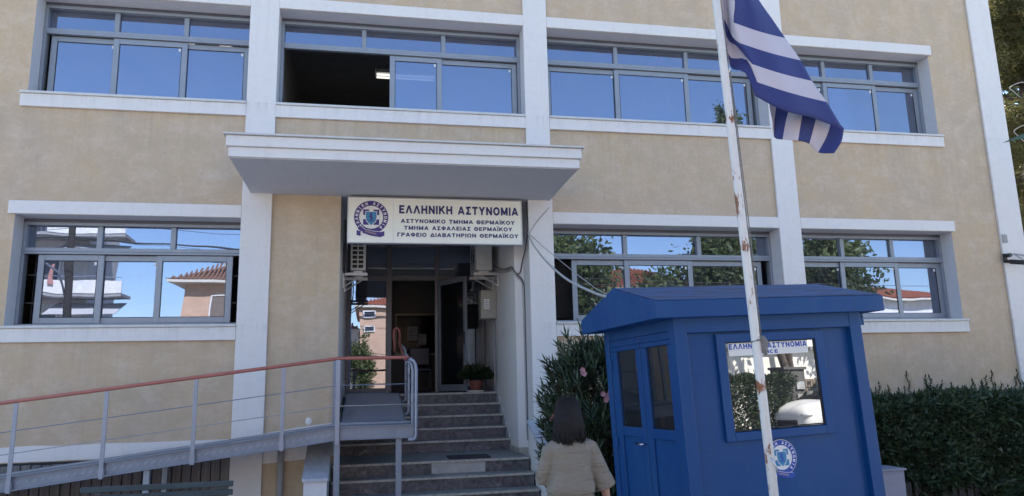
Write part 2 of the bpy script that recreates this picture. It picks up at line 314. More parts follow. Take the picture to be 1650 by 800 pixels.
GL = {  # capital letters as centre-line strokes in a box of the given width and height 1
 'Α': (.86, [[(.08,0),(.43,1)],[(.43,1),(.78,0)],[(.22,.30),(.64,.30)]]), 'Λ': (.84, [[(.08,0),(.42,1)],[(.42,1),(.76,0)]]), 'Δ': (.88, [[(.10,I_),(.44,.97)],[(.44,.97),(.78,I_)],[(.02,I_),(.86,I_)]]),
 'Ε': (.68, [[(I_,0),(I_,1)],[(I_,T_),(.66,T_)],[(I_,.51),(.60,.51)],[(I_,I_),(.68,I_)]]), 'Η': (.80, [[(I_,0),(I_,1)],[(.80-I_,0),(.80-I_,1)],[(I_,.52),(.7,.52)]]),
 'Ν': (.80, [[(I_,0),(I_,1)],[(.80-I_,0),(.80-I_,1)],[(.09,.97),(.71,.03)]]), 'Ι': (.20, [[(.10,0),(.10,1)]]), 'Ϊ': (.20, [[(.10,0),(.10,1)],[(-.17,1.18),(-.02,1.18)],[(.22,1.18),(.37,1.18)]]),
 'Κ': (.80, [[(I_,0),(I_,1)],[(.10,.36),(.70,1)],[(.34,.60),(.74,0)]]), 'Σ': (.70, [[(.04,T_),(.68,T_)],[(.10,.94),(.42,.52)],[(.42,.52),(.10,.08)],[(.04,I_),(.70,I_)]]),
 'Τ': (.74, [[(.37,0),(.37,1)],[(0,T_),(.74,T_)]]), 'Υ': (.80, [[(.08,1),(.40,.45)],[(.72,1),(.40,.45)],[(.40,0),(.40,.48)]]),
 'Ο': (.86, [arc(.43,.5,.335,.405,0,360,24)]), 'Θ': (.86, [arc(.43,.5,.335,.405,0,360,24),[(.26,.5),(.60,.5)]]), 'Φ': (.90, [arc(.45,.52,.355,.30,0,360,24),[(.45,0),(.45,1)]]),
 'Μ': (.94, [[(I_,0),(I_,1)],[(.94-I_,0),(.94-I_,1)],[(.12,.97),(.47,.12)],[(.82,.97),(.47,.12)]]), 'Ρ': (.72, [[(I_,0),(I_,1)],[(I_,T_)]+[(x,z) for x, z in arc(.36,.69,.265,.215,90,-90,10)]+[(I_,.475)]]),
 'Β': (.74, [[(I_,0),(I_,1)],[(I_,T_)]+arc(.38,.72,.235,.185,90,-90,9)+[(I_,.535)],[(I_,.515)]+arc(.39,.305,.26,.21,90,-90,9)+[(I_,I_)]]), 'Γ': (.62, [[(I_,0),(I_,1)],[(I_,T_),(.62,T_)]]),
 'Ω': (.88, [arc(.44,.56,.335,.345,-62,242,20),[(.05,I_),(.36,I_)],[(.52,I_),(.83,I_)]]), 'C': (.80, [arc(.43,.5,.335,.405,48,312,18)]), 'L': (.64, [[(I_,0),(I_,1)],[(I_,I_),(.64,I_)]]), ' ': (.42, [])}
for a_, b_ in (('P','Ρ'),('O','Ο'),('I','Ι'),('E','Ε')): GL[a_] = GL[b_]
def strokes(ch, wx=1):
    """quads of a letter as (x, z, layer) outlines; ends cut square, joints mitred by overlap on thin layers"""
    w_, ls = GL[ch]; out = []
    for li, pl in enumerate(ls):
        n = len(pl); closed = n > 2 and (Vector(pl[0])-Vector(pl[-1])).length < 1e-4; side = []
        for i in range(n):
            p = Vector(pl[i]); q0 = Vector(pl[i-1] if i else (pl[-2] if closed else pl[0])); q1 = Vector(pl[i+1] if i < n-1 else (pl[1] if closed else pl[-1]))
            d0 = (p-q0).normalized() if (p-q0).length > 1e-6 else None; d1 = (q1-p).normalized() if (q1-p).length > 1e-6 else None
            d0 = d0 or d1; d1 = d1 or d0; t = (d0+d1).normalized() if (d0+d1).length > 1e-3 else d0; nn = Vector((-t.y, t.x)); k = min(1.35, 1/max(.5, nn.dot(Vector((-d0.y, d0.x)))))
            # thickness across the letter grows slightly for sloping strokes so they end level
            side.append((p+nn*ST/2*k, p-nn*ST/2*k))
        for i in range(n-1):
            a_, b_, c_, d_ = side[i][0], side[i+1][0], side[i+1][1], side[i][1]
            q = [a_, b_, c_, d_]
            if n == 2: q = [Vector((v.x, min(max(v.y, 0), 1) if v.y < 1.05 else v.y)) for v in q]
            out.append((q, li))
    return w_, out
def text(mb, body, x0, x1, base, cap, T, bold=0, mi=0, gap=.17):
    """flat letters fitted between x0 and x1 with the given cap height; T maps (x, z) plane coords to space"""
    tot = sum(GL[c][0] for c in body)+gap*(len(body)-1); sx = (x1-x0)/tot; x = 0
    for c in body:
        w_, qs = strokes(c)
        for q, li in qs: mb.add([T @ Vector((x0+(x+v.x)*sx, -.00012*li, base+v.y*cap)) for v in q], [(0,1,2,3)], mi)
        x += w_+gap
def leaves(name, P, D, N, L, Wd, mat, parent=None, fold=.12, tint=None, local=False, rich=True):
    """many leaves as one mesh: P base, D direction, N up vector, L length, Wd width (arrays)"""
    n = len(P); D = D/np.linalg.norm(D, axis=1, keepdims=True); Sd = np.cross(D, N); Sd /= (np.linalg.norm(Sd, axis=1, keepdims=True)+1e-9)
    Nn = np.cross(Sd, D); L = np.broadcast_to(L, (n,))[:, None]; Wd = np.broadcast_to(Wd, (n,))[:, None]
    b = P; tip = P+D*L - Nn*L*.10; mid = P+D*L*.45 - Nn*Wd*fold
    le = P+D*L*.42+Sd*Wd*.5; ri = P+D*L*.42-Sd*Wd*.5
    if rich:
        V = np.stack([b, le, tip, ri, mid], 1).reshape(-1, 3); base = (np.arange(n)*5)[:, None, None]
        T = (np.array([[0,4,1],[1,4,2],[2,4,3],[3,4,0]])[None]+base).reshape(-1, 3); k = 5
    else:
        V = np.stack([b, le, tip, ri], 1).reshape(-1, 3); base = (np.arange(n)*4)[:, None, None]
        T = (np.array([[0,1,2],[0,2,3]])[None]+base).reshape(-1, 3); k = 4
    me = bpy.data.meshes.new(name); me.vertices.add(len(V)); me.vertices.foreach_set('co', V.astype(np.float32).ravel())
    me.loops.add(T.size); me.loops.foreach_set('vertex_index', T.ravel().astype(np.int32))
    me.polygons.add(len(T)); me.polygons.foreach_set('loop_start', (np.arange(len(T))*3).astype(np.int32)); me.polygons.foreach_set('loop_total', np.full(len(T), 3, np.int32))
    me.update(calc_edges=True); me.validate()
    if tint is None: tint = rng.random(n)
    at = me.attributes.new('tint', 'FLOAT', 'POINT'); at.data.foreach_set('value', np.repeat(tint, k).astype(np.float32))
    me.materials.append(M[mat]); return link(name, me, parent, local)
def rnd_dir(n):
    d = rng.normal(size=(n, 3)); return d/np.linalg.norm(d, axis=1, keepdims=True)
# ------------------------------------------------------------------ ground, street, pavements
GZ = -.12
g = MB(); g.add([(-400,-400,-.25),(400,-400,-.25),(400,400,-.25),(-400,400,-.25)], [(0,1,2,3)]); struct(g.build('ground', 'soil'))
g = MB(); g.add([(-120,-17.2,-.246),(120,-17.2,-.246),(120,-12.4,-.246),(-120,-12.4,-.246)], [(0,1,2,3)]); struct(g.build('street', 'asphalt'))
g = MB()
for k in range(-30, 30): g.add([(k*4,-14.86,-.242),(k*4+2,-14.86,-.242),(k*4+2,-14.74,-.242),(k*4,-14.74,-.242)], [(0,1,2,3)])
struct(g.build('road_markings', 'line'))
g = MB(); g.box(-60,-12.2,-.4, 60,-.02,GZ); struct(g.build('forecourt', 'paving'))
g = MB(); g.box(-60,-23.0,-.4, 60,-17.4,.0); struct(g.build('pavement', 'paving'))
g = MB(); g.box(-60,-12.4,-.4, 60,-12.203,GZ+.003); g.box(-60,-17.397,-.4, 60,-17.2,.003); struct(g.build('kerb', 'kerb', bevel=.02))

g = MB(); g.add([(4.9,-2.85,GZ+.004),(12.8,-2.85,GZ+.004),(12.8,-.06,GZ+.004),(4.9,-.06,GZ+.004)], [(0,1,2,3)]); struct(g.build('planting_bed', 'bed'))
# ------------------------------------------------------------------ the police station
H = 11.7; BX0, BX1 = -6.25, 11.45  # unseen upper wall: height set so its shadow covers booth and flag
P = dict(p0=(-6.25,-5.76), p1=(-1.857,-1.437), p2=(2.38,2.772), p3=(6.656,7.052), p4=(10.96,11.45))
bld = thing('police_station', 'two-tone beige plaster police station with white pilasters and long grey window bands', 'building', (2.6, 0, GZ))
WIN = [  # X0, X1, Z0, Z1
 (-4.80,-1.857,5.763,7.295), (-1.437,2.38,5.763,7.295), (2.772,6.656,5.763,7.295), (7.052,10.0,5.763,7.295),
 (-4.80,-1.857,2.463,3.992), (2.772,6.656,2.463,3.992), (7.052,10.0,2.463,3.992)]
DOOR = (-.46, 2.38, -.3, 4.36)
def wall_holes(mb, x0, x1, z0, z1, holes, y0, y1):
    xs = sorted({x0, x1, *[h[0] for h in holes], *[h[1] for h in holes]}); zs = sorted({z0, z1, *[max(z0, h[2]) for h in holes], *[h[3] for h in holes]})
    for i in range(len(xs)-1):
        for j in range(len(zs)-1):
            a, b, c, d = xs[i], xs[i+1], zs[j], zs[j+1]; cx, cz = (a+b)/2, (c+d)/2
            if any(h[0] < cx < h[1] and h[2] < cz < h[3] for h in holes): continue
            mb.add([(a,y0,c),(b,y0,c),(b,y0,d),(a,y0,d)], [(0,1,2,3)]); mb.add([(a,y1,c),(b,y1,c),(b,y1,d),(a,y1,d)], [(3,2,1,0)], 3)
    for h in holes:
        a, b, c, d = h[0], h[1], max(z0, h[2]), h[3]
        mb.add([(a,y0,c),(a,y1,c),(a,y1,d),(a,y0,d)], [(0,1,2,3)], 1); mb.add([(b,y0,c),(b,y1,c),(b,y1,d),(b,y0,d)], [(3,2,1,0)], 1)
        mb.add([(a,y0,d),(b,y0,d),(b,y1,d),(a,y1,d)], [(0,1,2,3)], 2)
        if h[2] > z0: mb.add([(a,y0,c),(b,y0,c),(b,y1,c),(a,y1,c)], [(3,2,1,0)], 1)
mb = MB(); wall_holes(mb, BX0+.02, BX1-.02, -.3, H, WIN+[DOOR], 0, .40)
me = mb
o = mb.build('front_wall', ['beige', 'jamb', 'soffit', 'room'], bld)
# side and rear walls, roof, inner floors and partitions
mb = MB(); mb.box(BX0+.02,.403,-.3, BX0+.32,12,H); mb.box(BX1-.32,.403,-.3, BX1-.02,12,H); mb.box(BX0+.323,11.7,-.3, BX1-.323,12,H); mb.build('side_wall', 'beige', bld)
mb = MB(); mb.box(BX0+.33,.41,11.0, BX1-.33,11.69,11.2); mb.build('roof', 'concrete', bld)
mb = MB(); mb.box(BX0-.06,-.10,H+.003, BX1+.06,.45,H+.08); mb.build('coping', 'white', bld, bevel=.01)
mb = MB()
for z in (4.45, 7.70): mb.box(BX0+.33,.41,z, BX1-.33,11.69,z+.2)
mb.box(BX0+.33,3.3,1.16, -.61,11.69,1.36); mb.box(BX0+.33,.41,1.16, -.61,3.29,1.36); mb.box(2.56,.41,1.16, BX1-.33,11.69,1.36)
for a, b in ((BX0+.33,-.62), (2.57,BX1-.33)): mb.box(a,5.6,1.37, b,5.7,4.44)
mb.box(BX0+.33,5.6,4.66, BX1-.33,5.7,7.69)
for x in (-1.6, 6.85): mb.box(x,.42,4.66, x+.1,5.59,7.69)
mb.box(6.85,.42,1.37, 6.95,5.59,4.44)
mb.build('interior', 'room', bld)
for i, (a, b) in enumerate(P.values()):
    mb = MB()
    mb.box(a, -.045, -.3, b, -.003, H); mb.build('pilaster', 'white', bld, bevel=.006)
# base band of white paint, ragged lower edge; strip painted along the ramp; basement cladding
mb = MB(); xs = np.linspace(-5.75, -1.86, 60); lo = .70+.012*np.array([noise.noise((x*3, 1, 0)) for x in xs])
lo = np.where(xs > -3.05, .62+ (xs+3.05)*.13, lo)
poly = [(x, z) for x, z in zip(xs, lo)]+[(x, .895+.012*noise.noise((x*2.2, 5, 0))) for x in xs[::-1]]
mb.prism(poly, -.016, -.002); mb.build('base_band', 'white', bld)
mb = MB(); mb.prism([(-1.435,.55),(-.47,.62),(-.47,1.075),(-1.0,1.01+.01),(-1.435,.955)], -.014, -.002); mb.ell((-.84,-.002,1.10), .045,.012,.055, 8); mb.build('base_band', 'white', bld)
mb = MB(); x = -5.75
mb.box(-5.75,-.02,-.3, -1.86,-.004,.688, 1)
while x < -1.95:
    mb.box(x, -.046, -.3, x+.108, -.021, .66-.01*random.random()); x += .122
mb.build('basement_cladding', ['clad', 'drk'], bld, bevel=.005)
mb = MB(); mb.tube([(-1.19,-.07,-.12),(-1.19,-.07,.86)], .045, 10); mb.tube([(-1.19,-.07,.84),(-1.19,.06,.88)], .045, 10); mb.build('drainpipe', 'cable_g', bld, smooth=True)

# windows ---------------------------------------------------------------------------------
def bars(mb, x0, x1, z0, z1, w, y0, y1, wt=None):
    wt = wt or w
    mb.box(x0,y0,z0, x0+w,y1,z1); mb.box(x1-w,y0,z0, x1,y1,z1); mb.box(x0+w,y0,z1-wt, x1-w,y1,z1); mb.box(x0+w,y0,z0, x1-w,y1,z0+wt)
def make_window(X0, X1, Z0, Z1, sashes, left_open=False, right_open=False, bl=(), grille=False, curt=()):
    ZT = Z1-.47
    fr = MB(); e = .002
    bars(fr, X0+e, X1-e, Z0+e, Z1-.045, .045, .27, .40)
    fr.box(X0+.047,.26,ZT, X1-.047,.395,ZT+.055)
    n = 3; wd = (X1-X0)/n
    for k in (1, 2): fr.box(X0+wd*k-.035,.30,ZT+.057, X0+wd*k+.035,.39,Z1-.092)
    fr.box(X0+.047,.25,ZT-.035, X1-.047,.31,ZT-.003)
    w = fr.build('window', 'alu', bld, bevel=.004)
    sh = MB(); sh.box(X0+e,.27,Z1-.043, X1-e,.40,Z1-e); sh.build('head_profile', 'alu_d', w)
    for k in range(n):
        p = MB(); a, b = X0+wd*k+(.047 if k == 0 else .037), X0+wd*(k+1)-(.047 if k == n-1 else .037)
        p.box(a,.345,ZT+.057, b,.353,Z1-.094); p.build('top_pane', 'glass', w)
    for (a, b, tr) in sashes:
        y = .285+.036*tr; s = MB(); bars(s, a, b, Z0+.05, ZT-.04, .082, y, y+.034)
        so_ = s.build('sash', 'alu', w, bevel=.005)
        p = MB(); p.box(a+.082,y+.013,Z0+.132, b-.082,y+.019,ZT-.122)
        gk = MB(); bars(gk, a+.0825, b-.0825, Z0+.1325, ZT-.1225, .007, y+.004, y+.03); gk.build('gasket', 'rubber', w)
        p.build('pane', 'glass', w)
        t = MB(); t.box(b-.128,y+.009,ZT-.185, b-.098,y+.0125,ZT-.14); t.build('sticker', 'paper', w)
    si = MB(); lo_ = X0-.075 if left_open else X0+.002; hi = X1+.06 if right_open else X1-.002
    si.box(lo_,-.075,Z0-.035, hi,-.0025,Z0); si.box(X0+.002,-.0025,Z0-.033, X1-.002,.27,Z0+.0015); si.build('sill', 'sill', w, bevel=.004)
    b2 = MB(); b2.box(lo_+.003 if left_open else X0+.001,-.05,Z0-.222, hi-.003 if right_open else X1-.001,-.003,Z0-.037); b2.build('sill_band', 'white', w, bevel=.006)
    l2 = MB(); l2.box((X0-.075) if left_open else X0+.001,-.05,Z1+.001, (X1+.04) if right_open else X1-.001,-.003,Z1+.185); l2.build('lintel_band', 'white', w, bevel=.006)
    for (a, b, zb) in bl:
        v = MB(); z = ZT-.05
        while z > zb: v.box(a,.47,z, b,.50,z+.003, T=None); z -= .028
        v.build('blind', 'blind', w)
    for (a, b, zb) in curt:                        # gathered curtain hanging just inside the glass
        v = MB(); nn = max(8, int((b-a)/.03)); top = [(a+(b-a)*k/nn, .50+.025*math.sin(k*1.9)+.012*math.sin(k*.7)) for k in range(nn+1)]
        vs = [(x, y, Z1-.10) for x, y in top]+[(x, y+.01*math.sin(x*9), zb) for x, y in top]; v.add(vs, [(k, k+1, nn+2+k, nn+1+k) for k in range(nn)]); v.build('curtain', 'curtain', w, smooth=True)
    if grille:
        v = MB(); x = X0+.1
        while x < X1-.05: v.tube([(x,.52,Z0-.02),(x,.52,Z1-.02)], .007, 6); x += .115
        for z in (Z0+.35, Z0+.75): v.box(X0+.02,.512,z, X1-.02,.53,z+.022)
        v.build('grille', 'bars', w)
    return w
make_window(*WIN[0], [(-4.70,-3.745,1), (-3.84,-2.80,0), (-2.905,-1.90,1)], True, curt=[(-2.75,-2.4,5.78)])
make_window(*WIN[1], [(.245,1.08,0), (.985,2.325,1)], curt=[(1.02,1.55,5.78)])
make_window(*WIN[2], [(2.82,4.105,1), (4.02,5.37,0), (5.275,6.57,1)], curt=[(2.80,3.15,5.78),(4.6,5.15,5.78)])
make_window(*WIN[3], [(7.30,8.05,1), (7.98,9.06,0), (8.96,9.955,1)], False, True, curt=[(8.0,8.35,5.78)])
make_window(*WIN[4], [(-4.58,-3.73,0), (-3.82,-2.955,1), (-3.04,-2.0,0)], True, grille=True)
make_window(*WIN[5], [(3.15,4.125,1), (4.03,5.21,0), (5.07,6.475,1)], bl=[(2.82,4.06,2.55)])
make_window(*WIN[6], [(7.08,8.04,1), (7.95,9.09,0), (8.99,9.955,1)], False, True, bl=[(7.1,8.95,2.6)])
# fluorescent ceiling fixtures of the upper floor rooms
for i, (x, y) in enumerate(((.62,3.0), (-3.1,2.2))):
    t = thing('ceiling_light', ['fluorescent ceiling light seen through the open upper sash', 'fluorescent ceiling light glimpsed behind the top left upper window'][i], 'ceiling light', (x, y, 7.64))
    mb = MB(); mb.box(x-.6,y-.16,7.63, x+.6,y+.16,7.695); mb.build('housing', 'alu_l', t)
    mb = MB()
    for dy in (-.07,.07): mb.tube([(x-.57,y+dy,7.61),(x+.57,y+dy,7.61)], .018, 8)
    mb.build('tube', 'lamp', t)

# canopy ----------------------------------------------------------------------------------
cn = MB(); cx0, cx1, cyf = -1.78, 2.77, -1.68
cn.prism([(-.003,4.36),(cyf+.06,4.40),(cyf+.06,4.52),(-.003,4.52)], cx0+.04, cx1-.04, 'x')
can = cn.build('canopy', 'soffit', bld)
cn = MB(); cn.box(cx0+.037,cyf+.03,4.41, cx1-.037,cyf+.058,4.535); cn.box(cx0+.015,cyf+.03,4.41, cx0+.038,-.003,4.535); cn.box(cx1-.038,cyf+.03,4.41, cx1-.015,-.003,4.535); cn.build('lower_fascia', 'white', can, bevel=.004)
cn = MB(); cn.box(cx0-.01,cyf-.01,4.537, cx1+.01,-.003,4.675); cn.build('upper_fascia', 'white', can, bevel=.008)
cn = MB(); cn.box(cx0-.045,cyf-.05,4.677, cx1+.045,-.003,4.70); cn.build('drip_edge', 'sill', can, bevel=.004)

# entrance recess, hall, door set ----------------------------------------------------------
DY = 3.40; FZ = 1.41
mb = MB(); mb.box(-.60,.403,-.3, -.462,DY+.1,4.36); mb.build('recess_wall', 'white', bld)
mb = MB(); mb.box(2.222,.36,-.3, 2.378,DY+.1,4.36); mb.build('recess_wall', 'white', bld)
mb = MB(); mb.box(2.381,.403,-.3,2.55,DY+.1,4.36); mb.build('recess_wall', 'white', bld)
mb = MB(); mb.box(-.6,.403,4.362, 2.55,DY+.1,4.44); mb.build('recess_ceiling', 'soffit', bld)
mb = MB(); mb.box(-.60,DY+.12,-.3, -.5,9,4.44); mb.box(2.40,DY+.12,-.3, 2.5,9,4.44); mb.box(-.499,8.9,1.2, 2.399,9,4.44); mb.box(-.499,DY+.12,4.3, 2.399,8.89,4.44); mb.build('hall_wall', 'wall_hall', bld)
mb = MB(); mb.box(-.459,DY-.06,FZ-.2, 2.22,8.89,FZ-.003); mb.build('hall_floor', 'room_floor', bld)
df = MB(); a0, a1 = -.458, 2.218
ZD = 3.56
for x0, x1 in ((a0,a0+.06), (.28,.39), (1.22,1.30), (a1-.06,a1)): df.box(x0,DY-.04,FZ, x1,DY+.04,4.30)
for x0, x1 in ((a0+.061,.279), (.391,1.219), (1.301,a1-.061)):
    df.box(x0,DY-.035,ZD, x1,DY+.035,ZD+.10); df.box(x0,DY-.035,4.24, x1,DY+.035,4.30)
for x0, x1 in ((a0+.061,.279), (1.301,a1-.061)): df.box(x0,DY-.035,FZ, x1,DY+.035,FZ+.10)
ds = df.build('door_set', 'alu_d', bld, bevel=.005)
for nm, x0, x1, z0, z1 in (('side_pane',a0+.062,.278,FZ+.1,ZD), ('side_pane',1.302,a1-.062,FZ+.1,ZD), ('top_pane',a0+.062,.278,ZD+.1,4.24), ('top_pane',.392,1.218,ZD+.1,4.24), ('top_pane',1.302,a1-.062,ZD+.1,4.24)):
    mb = MB(); mb.box(x0,DY-.004,z0, x1,DY+.004,z1); mb.build(nm, 'glass' if (nm == 'side_pane' and x0 < 0) else 'glass_d', ds)
th = R(-61); T = Matrix.Translation((1.285, DY-.05, 0)) @ Matrix.Rotation(th, 4, 'Z')
lf = MB(); wdt = .92
for b in ((0,-.02,FZ+.02,.08,.02,ZD-.02), (wdt-.08,-.02,FZ+.02,wdt,.02,ZD-.02), (.081,-.02,ZD-.11,wdt-.081,.02,ZD-.02), (.081,-.02,FZ+.02,wdt-.081,.02,FZ+.14)): lf.box(*b, T=T)
leaf_o = lf.build('door_leaf', 'alu', bld, bevel=.004)
mb = MB(); mb.box(.082,-.004,FZ+.14, wdt-.082,.004,ZD-.112, T=T); mb.build('leaf_pane', 'glass_i', leaf_o)
mb = MB(); mb.box(wdt-.06,-.03,FZ+.86, wdt-.03,-.0205,FZ+1.1, T=T); mb.box(wdt-.19,-.055,FZ+1.0, wdt-.035,-.04,FZ+1.02, T=T); mb.tube([T @ Vector((wdt-.045,-.0205,FZ+1.01)), T @ Vector((wdt-.045,-.05,FZ+1.01))], .01, 8); mb.build('handle', 'black', leaf_o)
# inner partition with counter window at the end of the lobby
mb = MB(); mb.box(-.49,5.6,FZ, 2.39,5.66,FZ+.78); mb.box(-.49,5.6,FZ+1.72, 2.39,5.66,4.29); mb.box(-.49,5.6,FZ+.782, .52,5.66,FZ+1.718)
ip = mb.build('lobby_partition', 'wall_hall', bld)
mb = MB(); bars(mb, .525, 1.9, FZ+.79, FZ+1.71, .04, 5.57, 5.64); mb.build('counter_window_frame', 'cream_fr', ip)
mb = MB(); mb.box(.57,5.61,FZ+.83, 1.86,5.615,FZ+1.67); mb.build('counter_pane', 'glass_i', ip)
def notice(x, z, w, h, y, lab):
    mb = MB(); mb.box(x,y-.004,z, x+w,y,z+h); t = mb.build('notice_sheet', 'notice'); tag(t, lab, 'notice')
    q = MB()
    for k in range(5): q.box(x+.03,y-.006,z+h-.06-.05*k, x+w-.03-.04*(k % 3),y-.0045,z+h-.045-.05*k)
    q.build('printed_lines', 'ink', t)
notice(.80, FZ+1.12, .22, .30, 5.60, 'paper notice taped inside the dark counter window in the lobby')
notice(1.05, FZ+1.02, .17, .24, 5.60, 'small paper notice lower right in the dark counter window')
t = thing('lobby_chair', 'dark blue padded chair standing inside the entrance lobby', 'chair', (1.02,4.7,FZ))
mb = MB(); mb.box(.80,4.45,FZ+.42, 1.24,4.9,FZ+.48); mb.build('seat', 'leather', t, bevel=.02)
mb = MB(); mb.box(.80,4.90,FZ+.55, 1.24,4.95,FZ+.92); mb.build('backrest', 'leather', t, bevel=.02)
for sx in (.82, 1.22):
    for sy in (4.47, 4.91):
        mb = MB(); mb.tube([(sx,sy,FZ),(sx,sy,FZ+(.42 if sy < 4.6 else .9))], .012, 8); mb.build('leg', 'chrome', t)

# ------------------------------------------------------------------ entrance stairs
st = thing('entrance_stairs', 'dark marble entrance stairs with worn pale treads leading up to the door', 'stairs', (.9, 0, GZ))
rise = .18; yf = [2.2, 1.9, 1.6, 1.3, 1.0, -.2, -.5, -.8, -1.1]
for k, y in enumerate(yf):
    z = FZ-rise*k; x1 = 2.218 if k < 5 else 2.30+.12*(k-5) if False else (2.218 if k < 5 else 2.26)
    yb = DY-.062 if k == 0 else yf[k-1]
    x0 = -.458 if k < 5 else -.50
    rz = z-rise-.0 if k < len(yf)-1 else GZ
    mb = MB(); mb.box(x0, y+.012, rz+.0, x1, yb+.01, z-.032); sp = mb.build('step', 'riser', st)
    if k == 5:
        mb = MB(); mb.box(.86, y+.008, rz+.004, 1.62, y+.0115, z-.034); mb.build('pale_riser_slab', 'riser_p', sp)
    mb = MB(); mb.box(x0, y-.012, z-.03, x1, yb+.011, z); mb.build('tread', 'tread', sp, bevel=.004)
    mb = MB(); mb.box(x0, y-.0135, z-.0295, x1, y-.0122, z-.001); mb.box(x0, y-.0115, z+.0005, x1, y+.05, z+.0012); mb.build('nosing', 'nosing', sp)
for k, y in enumerate(yf[:5]):   # stepped marble skirting along the right wall
    z = FZ-rise*k; yb = DY-.08 if k == 0 else yf[k-1]
    mb = MB(); mb.box(2.200, y, z+.002, 2.2205, yb, z+.09); mb.build('skirting', 'cap', st)
mb = MB(); mb.box(2.21,.335,FZ-rise*5+.002, 2.378,.358,FZ-rise*5+.085); mb.box(2.20,.335,FZ-rise*5+.002, 2.2195,.99,FZ-rise*5+.085); mb.build('skirting', 'nosing', st)
# side parapets with sloping marble caps
def parapet(x0, x1, lab, zt, zb, yfr):
    t = thing('stair_parapet', lab, 'low wall', ((x0+x1)/2, -.6, GZ), group='parapets beside the entrance stairs')
    mb = MB(); mb.prism([(-.05,-.3),(yfr,-.3),(yfr,zb),(-.05,zt)], x0, x1, 'x'); mb.build('wall', 'white', t)
    mb = MB(); mb.prism([(-.052,zt+.002),(yfr-.03,zb+.002-.01),(yfr-.03,zb+.03),(-.052,zt+.04)], x0-.02, x1+.02, 'x'); mb.build('marble_cap', 'cap', t, bevel=.004)
parapet(-.80, -.52, 'white stair parapet with sloping marble slab on top beneath the ramp', .90, .42, -1.05)
parapet(2.29, 2.74, 'white stair parapet with sloping marble slab between steps and oleander', .98, .55, -1.15)
t = tag(MB().box(1.12,-.12,FZ-rise*5+.003, 1.72,.32,FZ-rise*5+.02).build('door_mat', 'mat', bevel=.006), 'dark rubber door mat lying on the landing of the steps', 'door mat')
# potted plant on the top step
px, py = 1.86, 2.36
t = thing('potted_plant', 'bushy potted plant in a terracotta pot by the open door leaf', 'potted plant', (px, py, FZ))
mb = MB(); mb.lathe([(.0,.001),(.15,.002),(.17,.03),(.155,.03),(.14,.012),(0,.012)], (px,py,FZ), 24); mb.build('saucer', 'plate', t, smooth=True)
mb = MB(); mb.lathe([(.09,.014),(.125,.17),(.135,.17),(.135,.20),(.11,.20),(.10,.17),(0,.17)], (px,py,FZ), 24); mb.build('pot', 'terra', t)
n = 900; D = rnd_dir(n); D[:,2] = np.abs(D[:,2])*.8+.1; Rr = rng.random(n)**.5*np.array(1.)
Pp = np.array([px,py,FZ+.22])+D*Rr[:,None]*np.array([.30,.24,.27]); leaves('foliage', Pp, D+.6*rnd_dir(n), rnd_dir(n), .075+.03*rng.random(n), .04, 'l_pot', t)
mb = MB()
for k in range(14):
    a = 2*math.pi*k/14; mb.tube([(px,py,FZ+.17),(px+.12*math.cos(a),py+.1*math.sin(a),FZ+.36),(px+.24*math.cos(a),py+.18*math.sin(a),FZ+.42+.08*(k % 3))], .006, 5)
mb.build('stems', 'bark', t)

# ------------------------------------------------------------------ wheelchair ramp
rp = thing('wheelchair_ramp', 'grey steel wheelchair ramp with red handrail running along the facade', 'ramp', (-2.4,-.7,GZ))
YO, YI = -1.10, -.16
def zb(x): return .905+.118*(min(x, -.39)+.39)      # underside of the outer channel
mb = MB(); X0r = -5.9
for y in (YO, YI):
    mb.add([], []); s = 1 if y == YO else -1
    mb.prism([(X0r,zb(X0r)),(-.39,zb(-.39)),(.56,zb(0)),(.56,zb(0)+.17),(-.39,zb(-.39)+.17),(X0r,zb(X0r)+.17)], y, y+.012*s)
    for zz in (0, .158):
        mb.prism([(X0r,zb(X0r)+zz),(-.39,zb(-.39)+zz),(.56,zb(0)+zz),(.56,zb(0)+zz+.012),(-.39,zb(-.39)+zz+.012),(X0r,zb(X0r)+zz+.012)], y-.04*(s > 0), y+.04*(s < 0)+.0)
scn = mb.build('side_channel', 'steel', rp, bevel=.002)
mb = MB(); x = -5.8
while x < -.5:                                       # row of punched slots along the channel web
    z = zb(x)+.085; mb.add([(x,YO-.0012,z-.018),(x+.028,YO-.0012,z-.012),(x+.052,YO-.0012,z+.020),(x+.024,YO-.0012,z+.014)], [(0,1,2,3)]); x += .085
mb.build('slots', 'steel_l', scn)
mb = MB(); mb.prism([(X0r,zb(X0r)+.12),(-.39,zb(-.39)+.12),(.56,zb(0)+.12),(.56,zb(0)+.135),(-.39,zb(-.39)+.135),(X0r,zb(X0r)+.135)], YO+.014, YI-.014)
mb.prism([(YI+.004,1.04),(2.17,1.425),(2.17,1.44),(YI+.004,1.055)], -.40, .50, 'x')
dk = mb.build('deck', 'steel', rp)
mb = MB()
for k in range(30):     # raised grip bars on the sloping deck up to the door
    y = .0+.07*k; z = 1.0555+(y-YI)*.1652; mb.box(-.38,y,z+.001, .48,y+.012,z+.005)
mb.build('grip_bars', 'steel_l', dk)
for x in (-5.2, -2.62):
    for y0, y1 in ((YO+.03,YO+.1),(YI-.1,YI-.03)):
        mb = MB(); mb.box(x-.035,y0,GZ, x+.035,y1,zb(x)-.001); mb.build('support_column', 'steel_l', rp, bevel=.004)
for x in (-.44, .33):
    mb = MB(); mb.box(x,YO+.015,GZ, x+.075,YO+.09,zb(0)-.001); mb.build('support_column', 'steel', rp, bevel=.004)
def zr(x): return 1.925+.118*(min(x, -.4)+.4)       # handrail axis
YP = YO-.045
